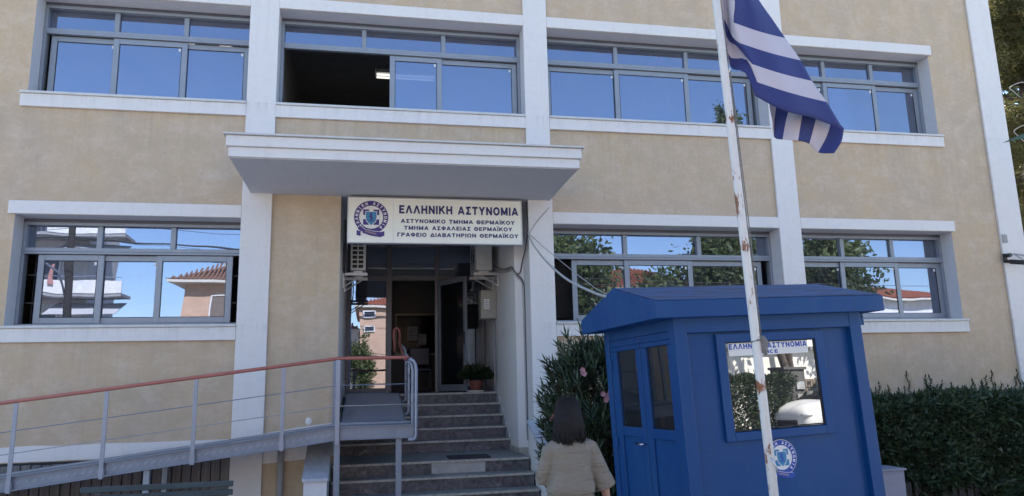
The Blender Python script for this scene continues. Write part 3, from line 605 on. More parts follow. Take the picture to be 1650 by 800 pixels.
for x in (-5.06, -4.07, -3.10, -2.10, -1.07):
    mb = MB(); mb.box(x-.025,YP-.006,zb(x)-.02, x+.025,YP+.006,zr(x)-.02); mb.box(x-.035,YP+.004,zb(x)-.0, x+.035,YP+.012,zb(x)+.10); mb.build('post', 'steel_l', rp, bevel=.003)
mb = MB(); mb.box(-.43,YP-.02,zb(0)-.05, -.375,YP+.02,zr(0)-.02); mb.build('post', 'steel_l', rp, bevel=.003)
mb = MB(); mb.box(-.515,YI-.02,zb(-.5), -.47,YI+.02,zr(0)+.02); mb.build('post', 'steel', rp, bevel=.003)
def zdeck(y): return 1.055+max(0, y-YI)*.1652
ends = [(YP,zb(0)), (-.30,zb(0)+.03), (.75,zdeck(.75)-.06), (1.75,zdeck(1.75)-.06)]
XE = .585
for (y, z0) in ends:                                 # C-shaped posts of the rail along the stairs
    top = zr(0) if y < 0 else zdeck(y)+.87
    pts = [(XE-.10,y,z0-.02),(XE-.035,y,z0-.02),(XE-.01,y,z0+.0),(XE,y,z0+.04)]+[(XE,y,z0+.04+(top-.16-z0-.04)*k/3) for k in (1,2,3)]+[(XE-.012,y,top-.09),(XE-.04,y,top-.045),(XE-.085,y,top-.015)]
    mb = MB(); mb.tube(pts, .021, 8); mb.build('post', 'steel_l', rp, smooth=True)
XR = XE-.10
loop = [(XR,1.9,zdeck(1.9)+.88),(XR,2.0,zdeck(2.0)+.92),(XR+.01,2.06,zdeck(2)+.99),(XR-.005,2.05,zdeck(2)+1.09),(XR-.05,2.03,zdeck(2)+1.13),(XR-.09,2.02,zdeck(2)+1.10),(XR-.10,2.01,zdeck(2)+1.0),(XR-.085,1.99,zdeck(2)+.88),(XR-.08,1.97,zdeck(2)+.72)]
mb = MB(); mb.tube([(X0r,YP,zr(X0r)),(-.4,YP,zr(-.4)),(.36,YP,zr(0)),(.44,YP+.012,zr(0)),(XR-.01,YP+.045,zr(0)),(XR,YP+.10,zr(0)),(XR,-.2,zr(0))]+[(XR,y,zdeck(y)+.87) for y in (0,1.0,1.75)]+loop, .023, 10); mb.build('handrail', 'rail', rp, smooth=True)
for f in (.30, .585, .05):
    mb = MB(); q = lambda x: zb(x)+.155+f*.9
    mb.tube([(X0r,YP,q(X0r)),(-.4,YP,q(-.4)),(XE-.03,YP,q(0)),(XE,YP+.03,q(0)),(XE,-.2,q(0)),(XE,0,q(0)+.02),(XE,1.75,zdeck(1.75)+f*.9)], .006, 6); mb.build('rail_cable', 'cable_g' if f < .4 else 'steel', rp, smooth=True)
# ------------------------------------------------------------------ lettering and the crest
def crest(parent, T, r, ring, inner, local):
    """round police crest: lettered ring, cross on a square, shield with a figure, ribbon below"""
    def L(k): return T @ Matrix.Translation((0, -.0016*k, 0))
    def disc(mb, r0, r1, k, n=64):
        vs = []; 
        for i in range(n):
            a = 2*math.pi*i/n; vs += [L(k) @ Vector((r0*math.cos(a),0,r0*math.sin(a))), L(k) @ Vector((r1*math.cos(a),0,r1*math.sin(a)))]
        mb.add(vs, [(2*i, 2*i+1, (2*i+3) % (2*n), (2*i+2) % (2*n)) for i in range(n)])
    def poly(mb, pts, k, mi=0): mb.add([L(k) @ Vector((x*r, 0, z*r)) for x, z in pts], [tuple(range(len(pts)))], mi)
    mb = MB(); disc(mb, 0.001, r*1.03, 1); base = mb.build('crest', 'emwhite', parent, local=local)
    mb = MB(); disc(mb, r*.70, r, 2); mb.build('ring', ring, base, local=local)
    mb = MB(); s = "ΕΛΛΗΝΙΚΗ ΑΣΤΥΝΟΜΙΑ"; a0, a1 = 219, -47
    for i, ch in enumerate(s):
        a = R(a0+(a1-a0)*i/(len(s)-1)); w_, qs = strokes(ch); sc = .185*r; b = a-math.pi/2
        for q, li in qs:
            out = []
            for v in q:
                x, z = (v.x-w_/2)*sc*.88, .757*r+v.y*sc; out.append(L(3+.06*li) @ Vector((x*math.cos(b)-z*math.sin(b), 0, x*math.sin(b)+z*math.cos(b))))
            mb.add(out, [(0,1,2,3)])
    mb.build('ring_letters', 'emwhite', base, local=local)
    h = .47; mb = MB(); poly(mb, [(-h,-h),(h,-h),(h,h),(-h,h)], 2.4); cf = mb.build('cross_field', inner, base, local=local)
    mb = MB(); poly(mb, [(-.13,-h*1.01),(.13,-h*1.01),(.13,-.13),(h*1.01,-.13),(h*1.01,.13),(.13,.13),(.13,h*1.01),(-.13,h*1.01),(-.13,.13),(-h*1.01,.13),(-h*1.01,-.13),(-.13,-.13)], 2.7); mb.build('cross', 'emwhite', base, local=local)
    sh = lambda q: [(-.31*q,.33*q),(.31*q,.33*q),(.32*q,0),(.26*q,-.24*q),(.0,-.50*q),(-.26*q,-.24*q),(-.32*q,0)]
    mb = MB(); poly(mb, sh(1.1), 3); mb.build('shield_border', 'emwhite', base, local=local)
    mb = MB(); poly(mb, sh(1), 3.6); mb.build('shield', 'shield', base, local=local)
    mb = MB(); poly(mb, [(-.06,.2),(.07,.2),(.03,.08),(.10,-.05),(.05,-.22),(-.05,-.22),(-.02,-.05),(-.12,.02)], 4.2); poly(mb, [(-.18,-.2),(-.05,-.24),(-.06,-.27),(-.19,-.23)], 4.2); poly(mb, [(.05,-.24),(.18,-.2),(.19,-.23),(.06,-.27)], 4.2); poly(mb, [(-.2,.24),(.1,.27),(.1,.24),(-.2,.21)], 4.2); mb.build('shield_figure', ring, base, local=local)
    rb = MB(); poly(rb, [(-.84,-.80),(-.60,-.86),(-.60,-1.16),(-.84,-1.10)], 3); poly(rb, [(.78,-.84),(.60,-.88),(.60,-1.18),(.78,-1.12)], 3)
    poly(rb, [(-.62,-.88),(.0,-1.0),(.62,-.80),(.70,-.55),(.2,-.70),(-.62,-.88)][:5]+[(-.62,-1.18),(0,-1.12)][:0], 2.2)
    poly(rb, [(-.66,-.52),(-.35,-.76),(.10,-.86),(.62,-.90),(.60,-1.22),(.0,-1.13),(-.45,-.98),(-.78,-.72)], 4); rbo = rb.build('ribbon', ring, base, local=local)
    mb = MB(); poly(mb, [(-.62,-.50),(-.34,-.735),(.10,-.835),(.62,-.875),(.62,-.90),(.10,-.86),(-.35,-.76),(-.64,-.52)], 4.3); poly(mb, [(-.58,-.86),(-.50,-.875),(-.50,-1.13),(-.58,-1.16)], 4.3)
    mb.build('ribbon_edge', 'emwhite', rbo, local=local)
    mb = MB()
    for k in range(9):
        x = -.34+.075*k; z = -.92-.017*k+.006*(k % 2); poly(mb, [(x,z),(x+.045,z-.01),(x+.05,z+.085),(x+.01,z+.09)], 4.5)
    mb.build('ribbon_inscription', 'gold', rbo, local=local)
    return base

sg = thing('station_sign', 'long white sign board with crest and blue Greek lettering above the door', 'sign', (.95,-.09,3.97))
SX0, SX1, SZ0, SZ1, SY = -.36, 2.26, 3.63, 4.325, -.13
mb = MB(); mb.box(SX0+.012,SY+.006,SZ0+.012, SX1-.012,-.02,SZ1-.012); pn = mb.build('panel', 'signw', sg)
mb = MB(); bars(mb, SX0, SX1, SZ0, SZ1, .014, SY, -.018); mb.build('frame', 'alu_l', sg, bevel=.002)
mb = MB(); xj = SX0+.253*(SX1-SX0); mb.box(xj,SY+.0045,SZ0+.014, xj+.004,SY+.0059,SZ1-.014); mb.build('panel_joint', 'alu_l', sg)
TT = Matrix.Translation((0, SY+.003, 0)); fx = lambda u: SX0+u*(SX1-SX0); fz = lambda v: SZ1-v*(SZ1-SZ0)
for body, u0, u1, v, cap, bold in (("ΕΛΛΗΝΙΚΗ ΑΣΤΥΝΟΜΙΑ",.287,.977,.345,.128,.035), ("ΑΣΤΥΝΟΜΙΚΟ ΤΜΗΜΑ ΘΕΡΜΑΪΚΟΥ",.297,.955,.55,.060,.03), ("ΤΜΗΜΑ ΑΣΦΑΛΕΙΑΣ ΘΕΡΜΑΪΚΟΥ",.315,.94,.70,.060,.03), ("ΓΡΑΦΕΙΟ ΔΙΑΒΑΤΗΡΙΩΝ ΘΕΡΜΑΪΚΟΥ",.277,.975,.85,.060,.03)):
    mb = MB(); text(mb, body, fx(u0), fx(u1), fz(v), cap, TT, bold); mb.build('lettering', 'navy', sg)
crest(sg, Matrix.Translation((fx(.131), SY+.0055, fz(.44))), .248, 'purple', 'purple', False)
mb = MB()
for x in (-.1, 2.0): mb.tube([(x,-.07,SZ1),(x,-.07,4.37)], .012, 6)
mb.build('hanger', 'cable_g', sg)

# ------------------------------------------------------------------ air conditioners, meter box, cables
def aircon(side, x0, x1, y0, y1, z0, lab):
    t = thing('air_conditioner', lab, 'air conditioner', ((x0+x1)/2, (y0+y1)/2, z0), group='outdoor air conditioner units in the entrance recess')
    z1 = z0+.56; mb = MB(); mb.box(x0,y0,z0, x1,y1,z1); bd = mb.build('casing', 'acw', t, bevel=.012)
    if side < 0:
        mb = MB()
        for i in range(2):
            for j in range(7):
                a = x0+.03+i*.095; c = z0+.035+j*.074; mb.box(a,y0-.004,c, a+.075,y0-.0005,c+.052)
        mb.build('side_grille', 'rubber', bd)
    else:
        mb = MB(); mb.box(x0+.06,y0-.018,z0+.08, x0+.20,y0-.001,z0+.30); mb.build('service_cover', 'acw', bd, bevel=.006)
    xf = x1 if side < 0 else x0
    mb = MB(); rr = [ (.0,.0) ]
    for q in (.08,.15,.22): 
        pts = [(xf+(.006 if side < 0 else -.006), (y0+y1)/2+q*math.cos(2*math.pi*k/24), z0+.28+q*math.sin(2*math.pi*k/24)) for k in range(25)]; mb.tube(pts, .004, 5)
    mb.build('fan_guard', 'rubber', bd)
    xw = -.461 if side < 0 else 2.22
    for y in (y0+.08, y1-.12):
        mb = MB(); a, b = sorted((xw, xf+(.03 if side < 0 else -.03))); mb.box(a,y,z0-.075, b,y+.045,z0-.03); mb.box(min(xw,xw-side*.03),y,z0-.28, max(xw,xw-side*.03),y+.045,z0-.076)
        mb.tube([(xw-side*.02,y+.02,z0-.26),(xf+side*.06,y+.02,z0-.07)], .012, 6)
        mb.box(min(x0+.05,x1-.05),y+.002,z0-.031, max(x0+.05,x1-.05),y+.04,z0-.001); mb.build('bracket', 'alu_l', t, bevel=.003)
    return t
aircon(-1, -.335, -.095, 1.0, 1.75, 3.40, 'white air conditioner with gridded side grille on the left wall of the entrance')
aircon(1, 1.80, 2.09, 1.7, 2.45, 3.52, 'air conditioner in shadow on the right wall of the entrance above the beige box')
t = thing('meter_box', 'beige metal box with printed white sheet on the right entrance wall', 'electrical box', (2.1,2.15,2.7))
mb = MB(); mb.box(1.935,2.06,2.70, 2.218,2.34,3.21); bx = mb.build('case', 'meter', t, bevel=.008)
mb = MB(); mb.box(1.975,2.050,2.72, 2.165,2.0585,3.19); mb.build('door', 'meter', t, bevel=.003)
mb = MB(); mb.box(1.985,2.047,2.87, 2.085,2.0495,3.05); mb.build('label_sheet', 'paper', t)
mb = MB()
for k, (a, b) in enumerate(((2.02,2.05),(1.995,2.075),(2.0,2.07),(1.995,2.07))): mb.box(a,2.0455,3.02-.04*k, b,2.0468,3.028-.04*k)
mb.build('label_text', 'ink', t)
mb = MB(); mb.tube([(2.19,2.2,1.42),(2.19,2.2,2.70)], .016, 8); mb.build('conduit', 'cable_g', t, smooth=True)
def cable(name, pts, r, mat, lab, cat='cable', sub=6):
    V = [Vector(p) for p in pts]; out = []
    for i in range(len(V)-1):
        p0, p1, p2, p3 = V[max(i-1,0)], V[i], V[i+1], V[min(i+2,len(V)-1)]
        for k in range(sub):
            u = k/sub; out.append(.5*((2*p1)+(-p0+p2)*u+(2*p0-5*p1+4*p2-p3)*u*u+(-p0+3*p1-3*p2+p3)*u**3))
    out.append(V[-1]); mb = MB(); mb.tube(out, r, 6); o = mb.build(name, mat, smooth=True); return tag(o, lab, cat)
for i, (dz, dx) in enumerate(((0,0),(.05,.02),(-.05,.012))):
    cable('wall_cable', [(2.12,1.72,3.55+dz),(2.20,1.4,3.46+dz*.7),(2.205,.9,3.40+dz*.5),(2.20,.5,3.36+dz*.6),(2.215,.345,3.28+dz*.5),(2.26,.345,3.22+dz*.5),(2.33+dx*.5,.345,3.13+dz*.5),(2.345+dx,.34,2.95),(2.35+dx*.7,.345,2.2),(2.35+dx*.6,.345,1.5),(2.352+dx*.5,.343,.95),(2.36,.34,.7)], .009,
          ('cable_g','cable_d','cable_w')[i], ['grey cable drooping along the entrance wall below the right air conditioner','black cable drooping topmost along the entrance wall from the right air conditioner','pale cable drooping lowest along the entrance wall from the right air conditioner'][i])
cable('wall_cable', [(2.36,-.01,4.34),(2.365,-.02,4.1),(2.372,-.03,3.95),(2.36,-.03,3.83),(2.34,.05,3.6),(2.345,.33,3.45),(2.31,.34,3.28),(2.26,.345,3.25)], .010, 'cable_d', 'black cable coming down from the canopy beside the right end of the sign')
cable('wall_cable', [(2.38,-.06,3.82),(2.5,-.055,4.0),(2.72,-.05,4.25)], .006, 'cable_g', 'thin cable rising diagonally across the pilaster right of the sign')
cable('wall_cable', [(-.43,.9,4.2),(-.42,.8,3.95),(-.41,.8,3.6),(-.43,1.0,3.35)], .014, 'cable_d', 'black hose hanging behind the left air conditioner')

# ------------------------------------------------------------------ guard booth
BT = Vector((2.562,-5.062,0)); BR = Matrix.Rotation(R(5.481),3,'Z') @ Matrix.Rotation(R(-.921),3,'X') @ Matrix.Rotation(R(-1.866),3,'Y')
bt = thing('guard_booth', 'blue metal guard booth with gabled roof, mirrored window and police crest', 'guard booth', BT, BR)
W_, L_ = 1.908, 1.459
def bb(name, mat, boxes, parent=None, bevel=.004):
    mb = MB()
    for b in boxes: mb.box(*b)
    return mb.build(name, mat, parent or bt, local=True, bevel=bevel)
ZB = -.30; ZT_ = 2.10
for (a, b, c, d) in ((0,0,.115,.10),(W_-.125,0,W_,.10),(0,L_-.10,.10,L_),(W_-.10,L_-.10,W_,L_)): bb('corner_post', 'blue', [(a,b,ZB,c,d,ZT_)], bevel=.006)
bb('top_rail', 'blue', [(.116,.002,1.955,W_-.126,.098,ZT_-.002),(.101,L_-.098,1.955,W_-.101,L_-.002,ZT_-.002),(.002,.101,1.985,.098,L_-.101,ZT_-.002),(W_-.098,.101,1.955,W_-.002,L_-.101,ZT_-.002)])
# front
GA0, GA1, GZ0, GZ1 = .485, 1.405, 1.122, 1.862
bb('front_panel', 'blue', [(.1155,.055,ZB,GA0-.02,.085,1.954),(GA1+.02,.055,ZB,W_-.1255,.085,1.954),(GA0-.02,.055,ZB,GA1+.02,.085,GZ0-.02),(GA0-.02,.055,GZ1+.02,GA1+.02,.085,1.954)], bevel=0)
mb = MB(); bars(mb, GA0-.085, GA1+.085, GZ0-.085, GZ1+.075, .0848, .018, .054, .0748); fw = mb.build('window', 'blue', bt, local=True, bevel=.006)
mb = MB(); bars(mb, GA0-.0005, GA1+.0005, GZ0-.0005, GZ1+.0005, .009, .030, .0415); mb.build('gasket', 'rubber', fw, local=True)
bb('pane', 'glass_b', [(GA0-.003,.042,GZ0-.003,GA1+.003,.048,GZ1+.003)], fw, 0)
bb('reflection_strip', 'emwhite', [(GA0+.035,.0392,GZ1-.072,GA1-.075,.0402,GZ1-.004),(GA0+.035,.0392,GZ1-.118,GA1-.075,.0402,GZ1-.0725)], fw, 0)  # lit wall's reflection painted as pale strips behind the lettering
TT = Matrix.Translation((0,.0382,0))
mb = MB(); text(mb, "ΕΛΛΗΝΙΚΗ ΑΣΤΥΝΟΜΙΑ", GA0+.042, GA1-.085, GZ1-.062, .048, TT, .03); text(mb, "POLICE", GA0+.285, GA0+.53, GZ1-.108, .030, TT, .03); mb.build('window_lettering', 'rblue', fw, local=True)
cr = crest(bt, Matrix.Translation((.93,.0545,.872)), .145, 'rblue', 'shield', True)
bb('seam', 'blue_d', [(.1155,.0535,.998,GA0-.086,.0546,1.001),(GA1+.086,.0535,.998,W_-.1255,.0546,1.001)], bevel=0)
# left side: fixed half and door leaf
DT, DB = 1.875, 1.155
def halfdoor(nm, b0, b1, w0, w1, par):
    fr = [(.012,b0,1.92-.0,.05,b1,1.984),(.012,b0,DT,.05,b1,1.919),(.012,b0,ZB,.05,w0,DT-.001),(.012,w1,ZB,.05,b1,DT-.001),(.012,w0+.001,DB-.085,.05,w1-.001,DB)]
    o = bb(nm, 'blue', fr, par, .004)
    bb('lower_panel', 'blue', [(.03,w0+.001,ZB,.045,w1-.001,DB-.086)], o, .003)
    bb('pane', 'glass_s', [(.034,w0,DB,.038,w1,DT)], o, 0); return o
halfdoor('side_panel', .101, .690, .180, .590, bt)
dl = halfdoor('door', .702, L_-.102, .795, 1.225, bt)
bb('hinge', 'blue', [(-.008,L_-.135,1.70,.011,L_-.105,1.80),(-.008,L_-.135,.95,.011,L_-.105,1.05)], dl)
mb = MB(); mb.tube([(.012,.73,1.015),(-.035,.73,1.015),(-.038,.74,1.015),(-.034,.86,1.02)], .010, 8); mb.build('handle', 'chrome', dl, local=True, smooth=True)
bb('back_panel', 'blue', [(.101,L_-.06,ZB,W_-.101,L_-.035,1.954)]); bb('right_panel', 'blue', [(W_-.06,.101,ZB,W_-.035,L_-.101,1.954)])
bb('floor', 'drk', [(.08,.09,ZB+.05,W_-.08,L_-.08,-.02)], bevel=0)
bb('inner_lining', 'room', [(W_-.075,.101,.0,W_-.062,L_-.101,1.95),(.11,L_-.075,.0,W_-.11,L_-.062,1.95)], bevel=0)
bb('desk', 'room', [(.3,.12,.72,1.7,.55,.76)])
ov, oe, z1, z2, z3 = .095, .200, 2.082, 2.222, 2.44
mb = MB(); mb.prism([(-ov,z1),(-ov,z2),(L_/2,z3),(L_+ov,z2),(L_+ov,z1)], -oe, W_+oe, 'x'); rf = mb.build('roof', 'blue', bt, local=True, bevel=.003)
mb = MB(); u = Vector((0, L_/2+ov, z3-z2)).normalized()
mb.prism([(-ov+.012,z2+.0065),(L_/2,z3+.004),(L_/2,z3+.009),(-ov+.012,z2+.011)], -oe+.012, W_+oe-.012, 'x'); mb.prism([(L_+ov-.012,z2+.0065),(L_/2,z3+.004),(L_/2,z3+.009),(L_+ov-.012,z2+.011)], -oe+.012, W_+oe-.012, 'x'); mb.build('roof_sheet', 'blue_d', rf, local=True)
mb = MB(); n = 14
mb.box(W_+.001,.02,1.965, W_+.058,.032,2.07); hk = mb.build('lifting_lug', 'blue', bt, local=True, bevel=.006)
mb = MB(); mb.tube([(W_+.036,.0195,2.04),(W_+.036,.0185,2.04)], .011, 12); mb.build('lug_hole', 'drk', hk, local=True)
# cables from the building to the booth roof
br_ = lambda x, y, z: tuple(BT + BR @ Vector((x,y,z)))
e1 = br_(-oe, L_/2+.15, z3-.05)
cable('overhead_cable', [(2.37,-.04,3.84),(2.385,-.35,3.58),(2.43,-1.0,3.21),(2.47,-1.9,2.84),(2.47,-3.0,2.54),e1], .015, 'cable_w', 'thick pale cable sagging from the sign corner down to the booth roof')
cable('overhead_cable', [(2.38,-.06,3.82),(2.42,-.7,3.52),(2.47,-1.8,3.05),(2.49,-2.9,2.62),(e1[0]+.02,e1[1],e1[2]+.02)], .005, 'cable_g', 'thin straight cable running from the sign corner to the booth roof')

# ------------------------------------------------------------------ flagpole and flag
pb = Vector((2.418,-6.6,GZ)); ptop = Vector((2.165,-6.6,6.6)); pa = lambda z: pb+(ptop-pb)*((z-GZ)/(6.6-GZ))
t = thing('flagpole', 'slim white flagpole with flaking paint and rust in front of the booth', 'flagpole', pb)
mb = MB(); mb.tube([pa(GZ+.001),pa(1.6),pa(3.5),pa(6.6)], [.0285,.0280,.0265,.0240], 20); po = mb.build('pole', 'pole', t, smooth=True)
mb = MB(); mb.ell(tuple(pa(6.63)), .045,.045,.05, 12); mb.build('finial', 'chrome', t, smooth=True)
mb = MB(); mb.box(pb.x-.14,pb.y-.14,GZ-.002, pb.x+.14,pb.y+.14,GZ+.014); mb.build('base_plate', 'pole', t, bevel=.003)
off = Vector((.036,-.004,0))
mb = MB(); mb.tube([pa(1.82)+off,pa(2.4)+off*.9,pa(3.1)+off*.95,pa(3.68)+off,pa(6.5)+off*.8], .0035, 6); mb.tube([pa(1.76)+off,pa(2.6)+off*1.25,pa(3.66)+off*1.15], .0035, 6); ro = mb.build('halyard', 'rope', t, smooth=True)
mb = MB()
for k in range(7):
    a = .018*math.sin(k*1.7); c = pa(1.78)+off*.9; mb.tube([c+Vector((a-.012,-.022+.004*k,.055)),c+Vector((a+.008,-.034+.006*k,.015)),c+Vector((a*.5+.006,-.03+.005*k,-.03)),c+Vector((.016,-.018,-.062))], .008, 6)
mb.tube([pa(1.80)+Vector((-.033,0,0)),pa(1.81)+Vector((0,-.034,0)),pa(1.80)+Vector((.034,0,0)),pa(1.79)+Vector((0,.034,0)),pa(1.80)+Vector((-.033,0,0))], .006, 6)
mb.build('rope_bundle', 'rope', t, smooth=True)
mb = MB(); mb.tube([pa(3.64)+off,pa(3.60)+off*1.1,pa(3.57)+off*.8], .008, 6); mb.tube([pa(1.09)+Vector((-.01,-.032,.02)),pa(1.07)+Vector((.01,-.045,-.01)),pa(1.05)+Vector((.028,-.03,-.03))], .005, 6); mb.build('cleat', 'chrome', t, smooth=True)
FL_LEFT = [[[2.352, -6.55, 4.7454], [2.3937, -6.5, 4.7747], [2.3628, -6.57, 4.7136], [2.3444, -6.61, 4.6795]], [[2.3443, -6.55, 4.6485], [2.3941, -6.5, 4.6629], [2.3668, -6.57, 4.5898], [2.3561, -6.61, 4.5389]], [[2.3375, -6.55, 4.5048], [2.3871, -6.5, 4.5176], [2.3692, -6.57, 4.4481], [2.363, -6.61, 4.3991]], [[2.3339, -6.55, 4.3442], [2.3884, -6.5, 4.3605], [2.3754, -6.57, 4.2987], [2.3772, -6.61, 4.2382]], [[2.3287, -6.55, 4.2225], [2.3866, -6.5, 4.2236], [2.3765, -6.57, 4.1459], [2.3915, -6.61, 4.0836]], [[2.3247, -6.55, 4.1158], [2.3863, -6.5, 4.1067], [2.3742, -6.57, 4.0082], [2.3697, -6.61, 3.9324]], [[2.3203, -6.55, 4.0054], [2.3842, -6.5, 3.9676], [2.3792, -6.57, 3.8498], [2.4024, -6.61, 3.7869]], [[2.3221, -6.55, 3.9144], [2.3843, -6.5, 3.8575], [2.4054, -6.57, 3.7841], [2.4799, -6.61, 3.6411]], [[2.3338, -6.55, 3.7798], [2.3921, -6.5, 3.7307], [2.47, -6.57, 3.6899], [2.5045, -6.61, 3.5149]], [[2.3435, -6.55, 3.6774], [2.3991, -6.5, 3.6498], [2.448, -6.57, 3.595], [2.4822, -6.61, 3.4174]]]
FL_MAIN = [[[2.3444, -6.61, 4.6795], [2.3675, -6.5827, 4.685], [2.3973, -6.5436, 4.6996], [2.4203, -6.517, 4.7059], [2.4326, -6.5093, 4.6995], [2.4441, -6.5033, 4.6934], [2.4667, -6.4784, 4.7023], [2.5007, -6.4341, 4.7263], [2.5348, -6.39, 4.7505]], [[2.3561, -6.61, 4.5389], [2.3842, -6.5806, 4.5425], [2.4167, -6.544, 4.5515], [2.4405, -6.5228, 4.5505], [2.455, -6.518, 4.5393], [2.472, -6.5093, 4.5323], [2.5018, -6.479, 4.5415], [2.5417, -6.432, 4.563], [2.579, -6.39, 4.5814]], [[2.363, -6.61, 4.3991], [2.3981, -6.5791, 4.4005], [2.435, -6.5458, 4.4038], [2.4621, -6.5299, 4.3963], [2.4819, -6.5265, 4.3817], [2.5076, -6.5138, 4.3747], [2.5472, -6.478, 4.384], [2.5949, -6.4294, 4.4024], [2.6375, -6.39, 4.4151]], [[2.3772, -6.61, 4.2382], [2.419, -6.5785, 4.2395], [2.4601, -6.5491, 4.2397], [2.491, -6.5376, 4.2295], [2.5173, -6.5342, 4.2154], [2.5525, -6.5164, 4.2117], [2.6022, -6.4755, 4.2234], [2.6575, -6.4263, 4.2409], [2.7055, -6.39, 4.2508]], [[2.3915, -6.61, 4.0836], [2.4422, -6.5787, 4.0867], [2.4897, -6.5535, 4.0865], [2.5274, -6.5457, 4.0767], [2.5636, -6.5407, 4.0666], [2.6116, -6.5171, 4.0687], [2.6738, -6.4717, 4.0847], [2.739, -6.423, 4.1033], [2.795, -6.39, 4.1133]], [[2.3697, -6.61, 3.9324], [2.4332, -6.5797, 3.9354], [2.4919, -6.5589, 3.9334], [2.5418, -6.5535, 3.9236], [2.5938, -6.5456, 3.9165], [2.6599, -6.5158, 3.9227], [2.7393, -6.4668, 3.9407], [2.8189, -6.4197, 3.9583], [2.8881, -6.39, 3.9669]], [[2.4024, -6.61, 3.7869], [2.4734, -6.5814, 3.7867], [2.5382, -6.5648, 3.7805], [2.5959, -6.5607, 3.7687], [2.6591, -6.5485, 3.7623], [2.7383, -6.5126, 3.7692], [2.829, -6.4611, 3.7852], [2.9169, -6.4165, 3.7984], [2.9938, -6.39, 3.8029]], [[2.4799, -6.61, 3.6411], [2.5489, -6.5838, 3.639], [2.6104, -6.571, 3.6307], [2.6671, -6.5667, 3.6192], [2.7327, -6.5492, 3.6151], [2.8152, -6.5077, 3.6238], [2.9065, -6.455, 3.6388], [2.9918, -6.4138, 3.6491], [3.066, -6.39, 3.6516]], [[2.5045, -6.61, 3.5149], [2.5806, -6.5867, 3.5082], [2.6491, -6.577, 3.4958], [2.7156, -6.5711, 3.4823], [2.7943, -6.5478, 3.4779], [2.8899, -6.5013, 3.4849], [2.9914, -6.4489, 3.4954], [3.0842, -6.4115, 3.5], [3.167, -6.39, 3.498]], [[2.4822, -6.61, 3.4174], [2.57, -6.59, 3.3854], [2.6515, -6.5825, 3.3536], [2.7351, -6.5738, 3.3316], [2.8345, -6.5443, 3.3276], [2.9507, -6.4939, 3.338], [3.0677, -6.4431, 3.332], [3.174, -6.41, 3.3182], [3.2721, -6.39, 3.2989]]]
FL_BACK = [[[2.7419, -6.35, 3.5143], [2.7546, -6.3325, 3.4385], [2.7737, -6.327, 3.3537]], [[2.8226, -6.3201, 3.5167], [2.798, -6.3074, 3.3853], [2.769, -6.3253, 3.244]], [[2.9056, -6.3458, 3.4829], [2.8482, -6.3615, 3.3446], [2.7824, -6.4067, 3.1985]], [[2.9876, -6.3793, 3.4463], [2.9405, -6.3942, 3.3187], [2.8917, -6.4199, 3.1896]], [[3.1067, -6.3584, 3.4279], [3.0739, -6.3448, 3.3152], [3.0302, -6.3404, 3.1995]], [[3.2477, -6.3219, 3.4065], [3.1994, -6.305, 3.2743], [3.1089, -6.3159, 3.1464]], [[3.3226, -6.3376, 3.3292], [3.2826, -6.3489, 3.2257], [3.1814, -6.392, 3.1202]]]
fm = MB()
def crom(A, u, axis):
    """Catmull-Rom along one axis of a grid of points"""
    n = A.shape[axis]; x = u*(n-1); i = min(int(x), n-2); t = x-i; g = lambda k: np.take(A, min(max(k, 0), n-1), axis)
    p0, p1, p2, p3 = g(i-1), g(i), g(i+1), g(i+2)
    return .5*(2*p1+(p2-p0)*t+(2*p0-5*p1+4*p2-p3)*t*t+(3*p1-p0-3*p2+p3)*t**3)
def patch(rows, cols, sub, vs=3):
    """rows: lines of points; the strip between two lines takes one stripe colour"""
    A = np.array(rows); K, n = A.shape[:2]; nu = (n-1)*sub
    G = np.array([[crom(crom(A, r/((K-1)*vs), 0), c/nu, 0) for c in range(nu+1)] for r in range((K-1)*vs+1)])
    V = [tuple(p) for row in G for p in row]; w_ = nu+1
    b = len(fm.v); fm.v += V
    for r in range(len(G)-1):
        for c in range(nu): fm.f.append((b+r*w_+c, b+r*w_+c+1, b+(r+1)*w_+c+1, b+(r+1)*w_+c)); fm.m.append(cols(r//vs, c//sub))
patch(FL_LEFT, lambda k, i: (1 if k in (2,3,4,5,7) else 0), 3)
patch(FL_MAIN, lambda k, i: (1 if k in (5,7) else 0), 2)
patch(FL_BACK, lambda k, i: (1 if k % 2 == 0 else 0), 4)
fl = fm.build('greek_flag', ['fblue', 'fwhite'], smooth=True)
bmm = bmesh.new(); bmm.from_mesh(fl.data); bmesh.ops.remove_doubles(bmm, verts=bmm.verts, dist=.004); bmesh.ops.recalc_face_normals(bmm, faces=bmm.faces); bmm.to_mesh(fl.data); bmm.free()
fl.data.polygons.foreach_set('use_smooth', [True]*len(fl.data.polygons))
sv = fl.modifiers.new('cloth', 'SOLIDIFY'); sv.thickness = .002
tag(fl, 'blue and white striped flag drooping from the flagpole', 'flag')


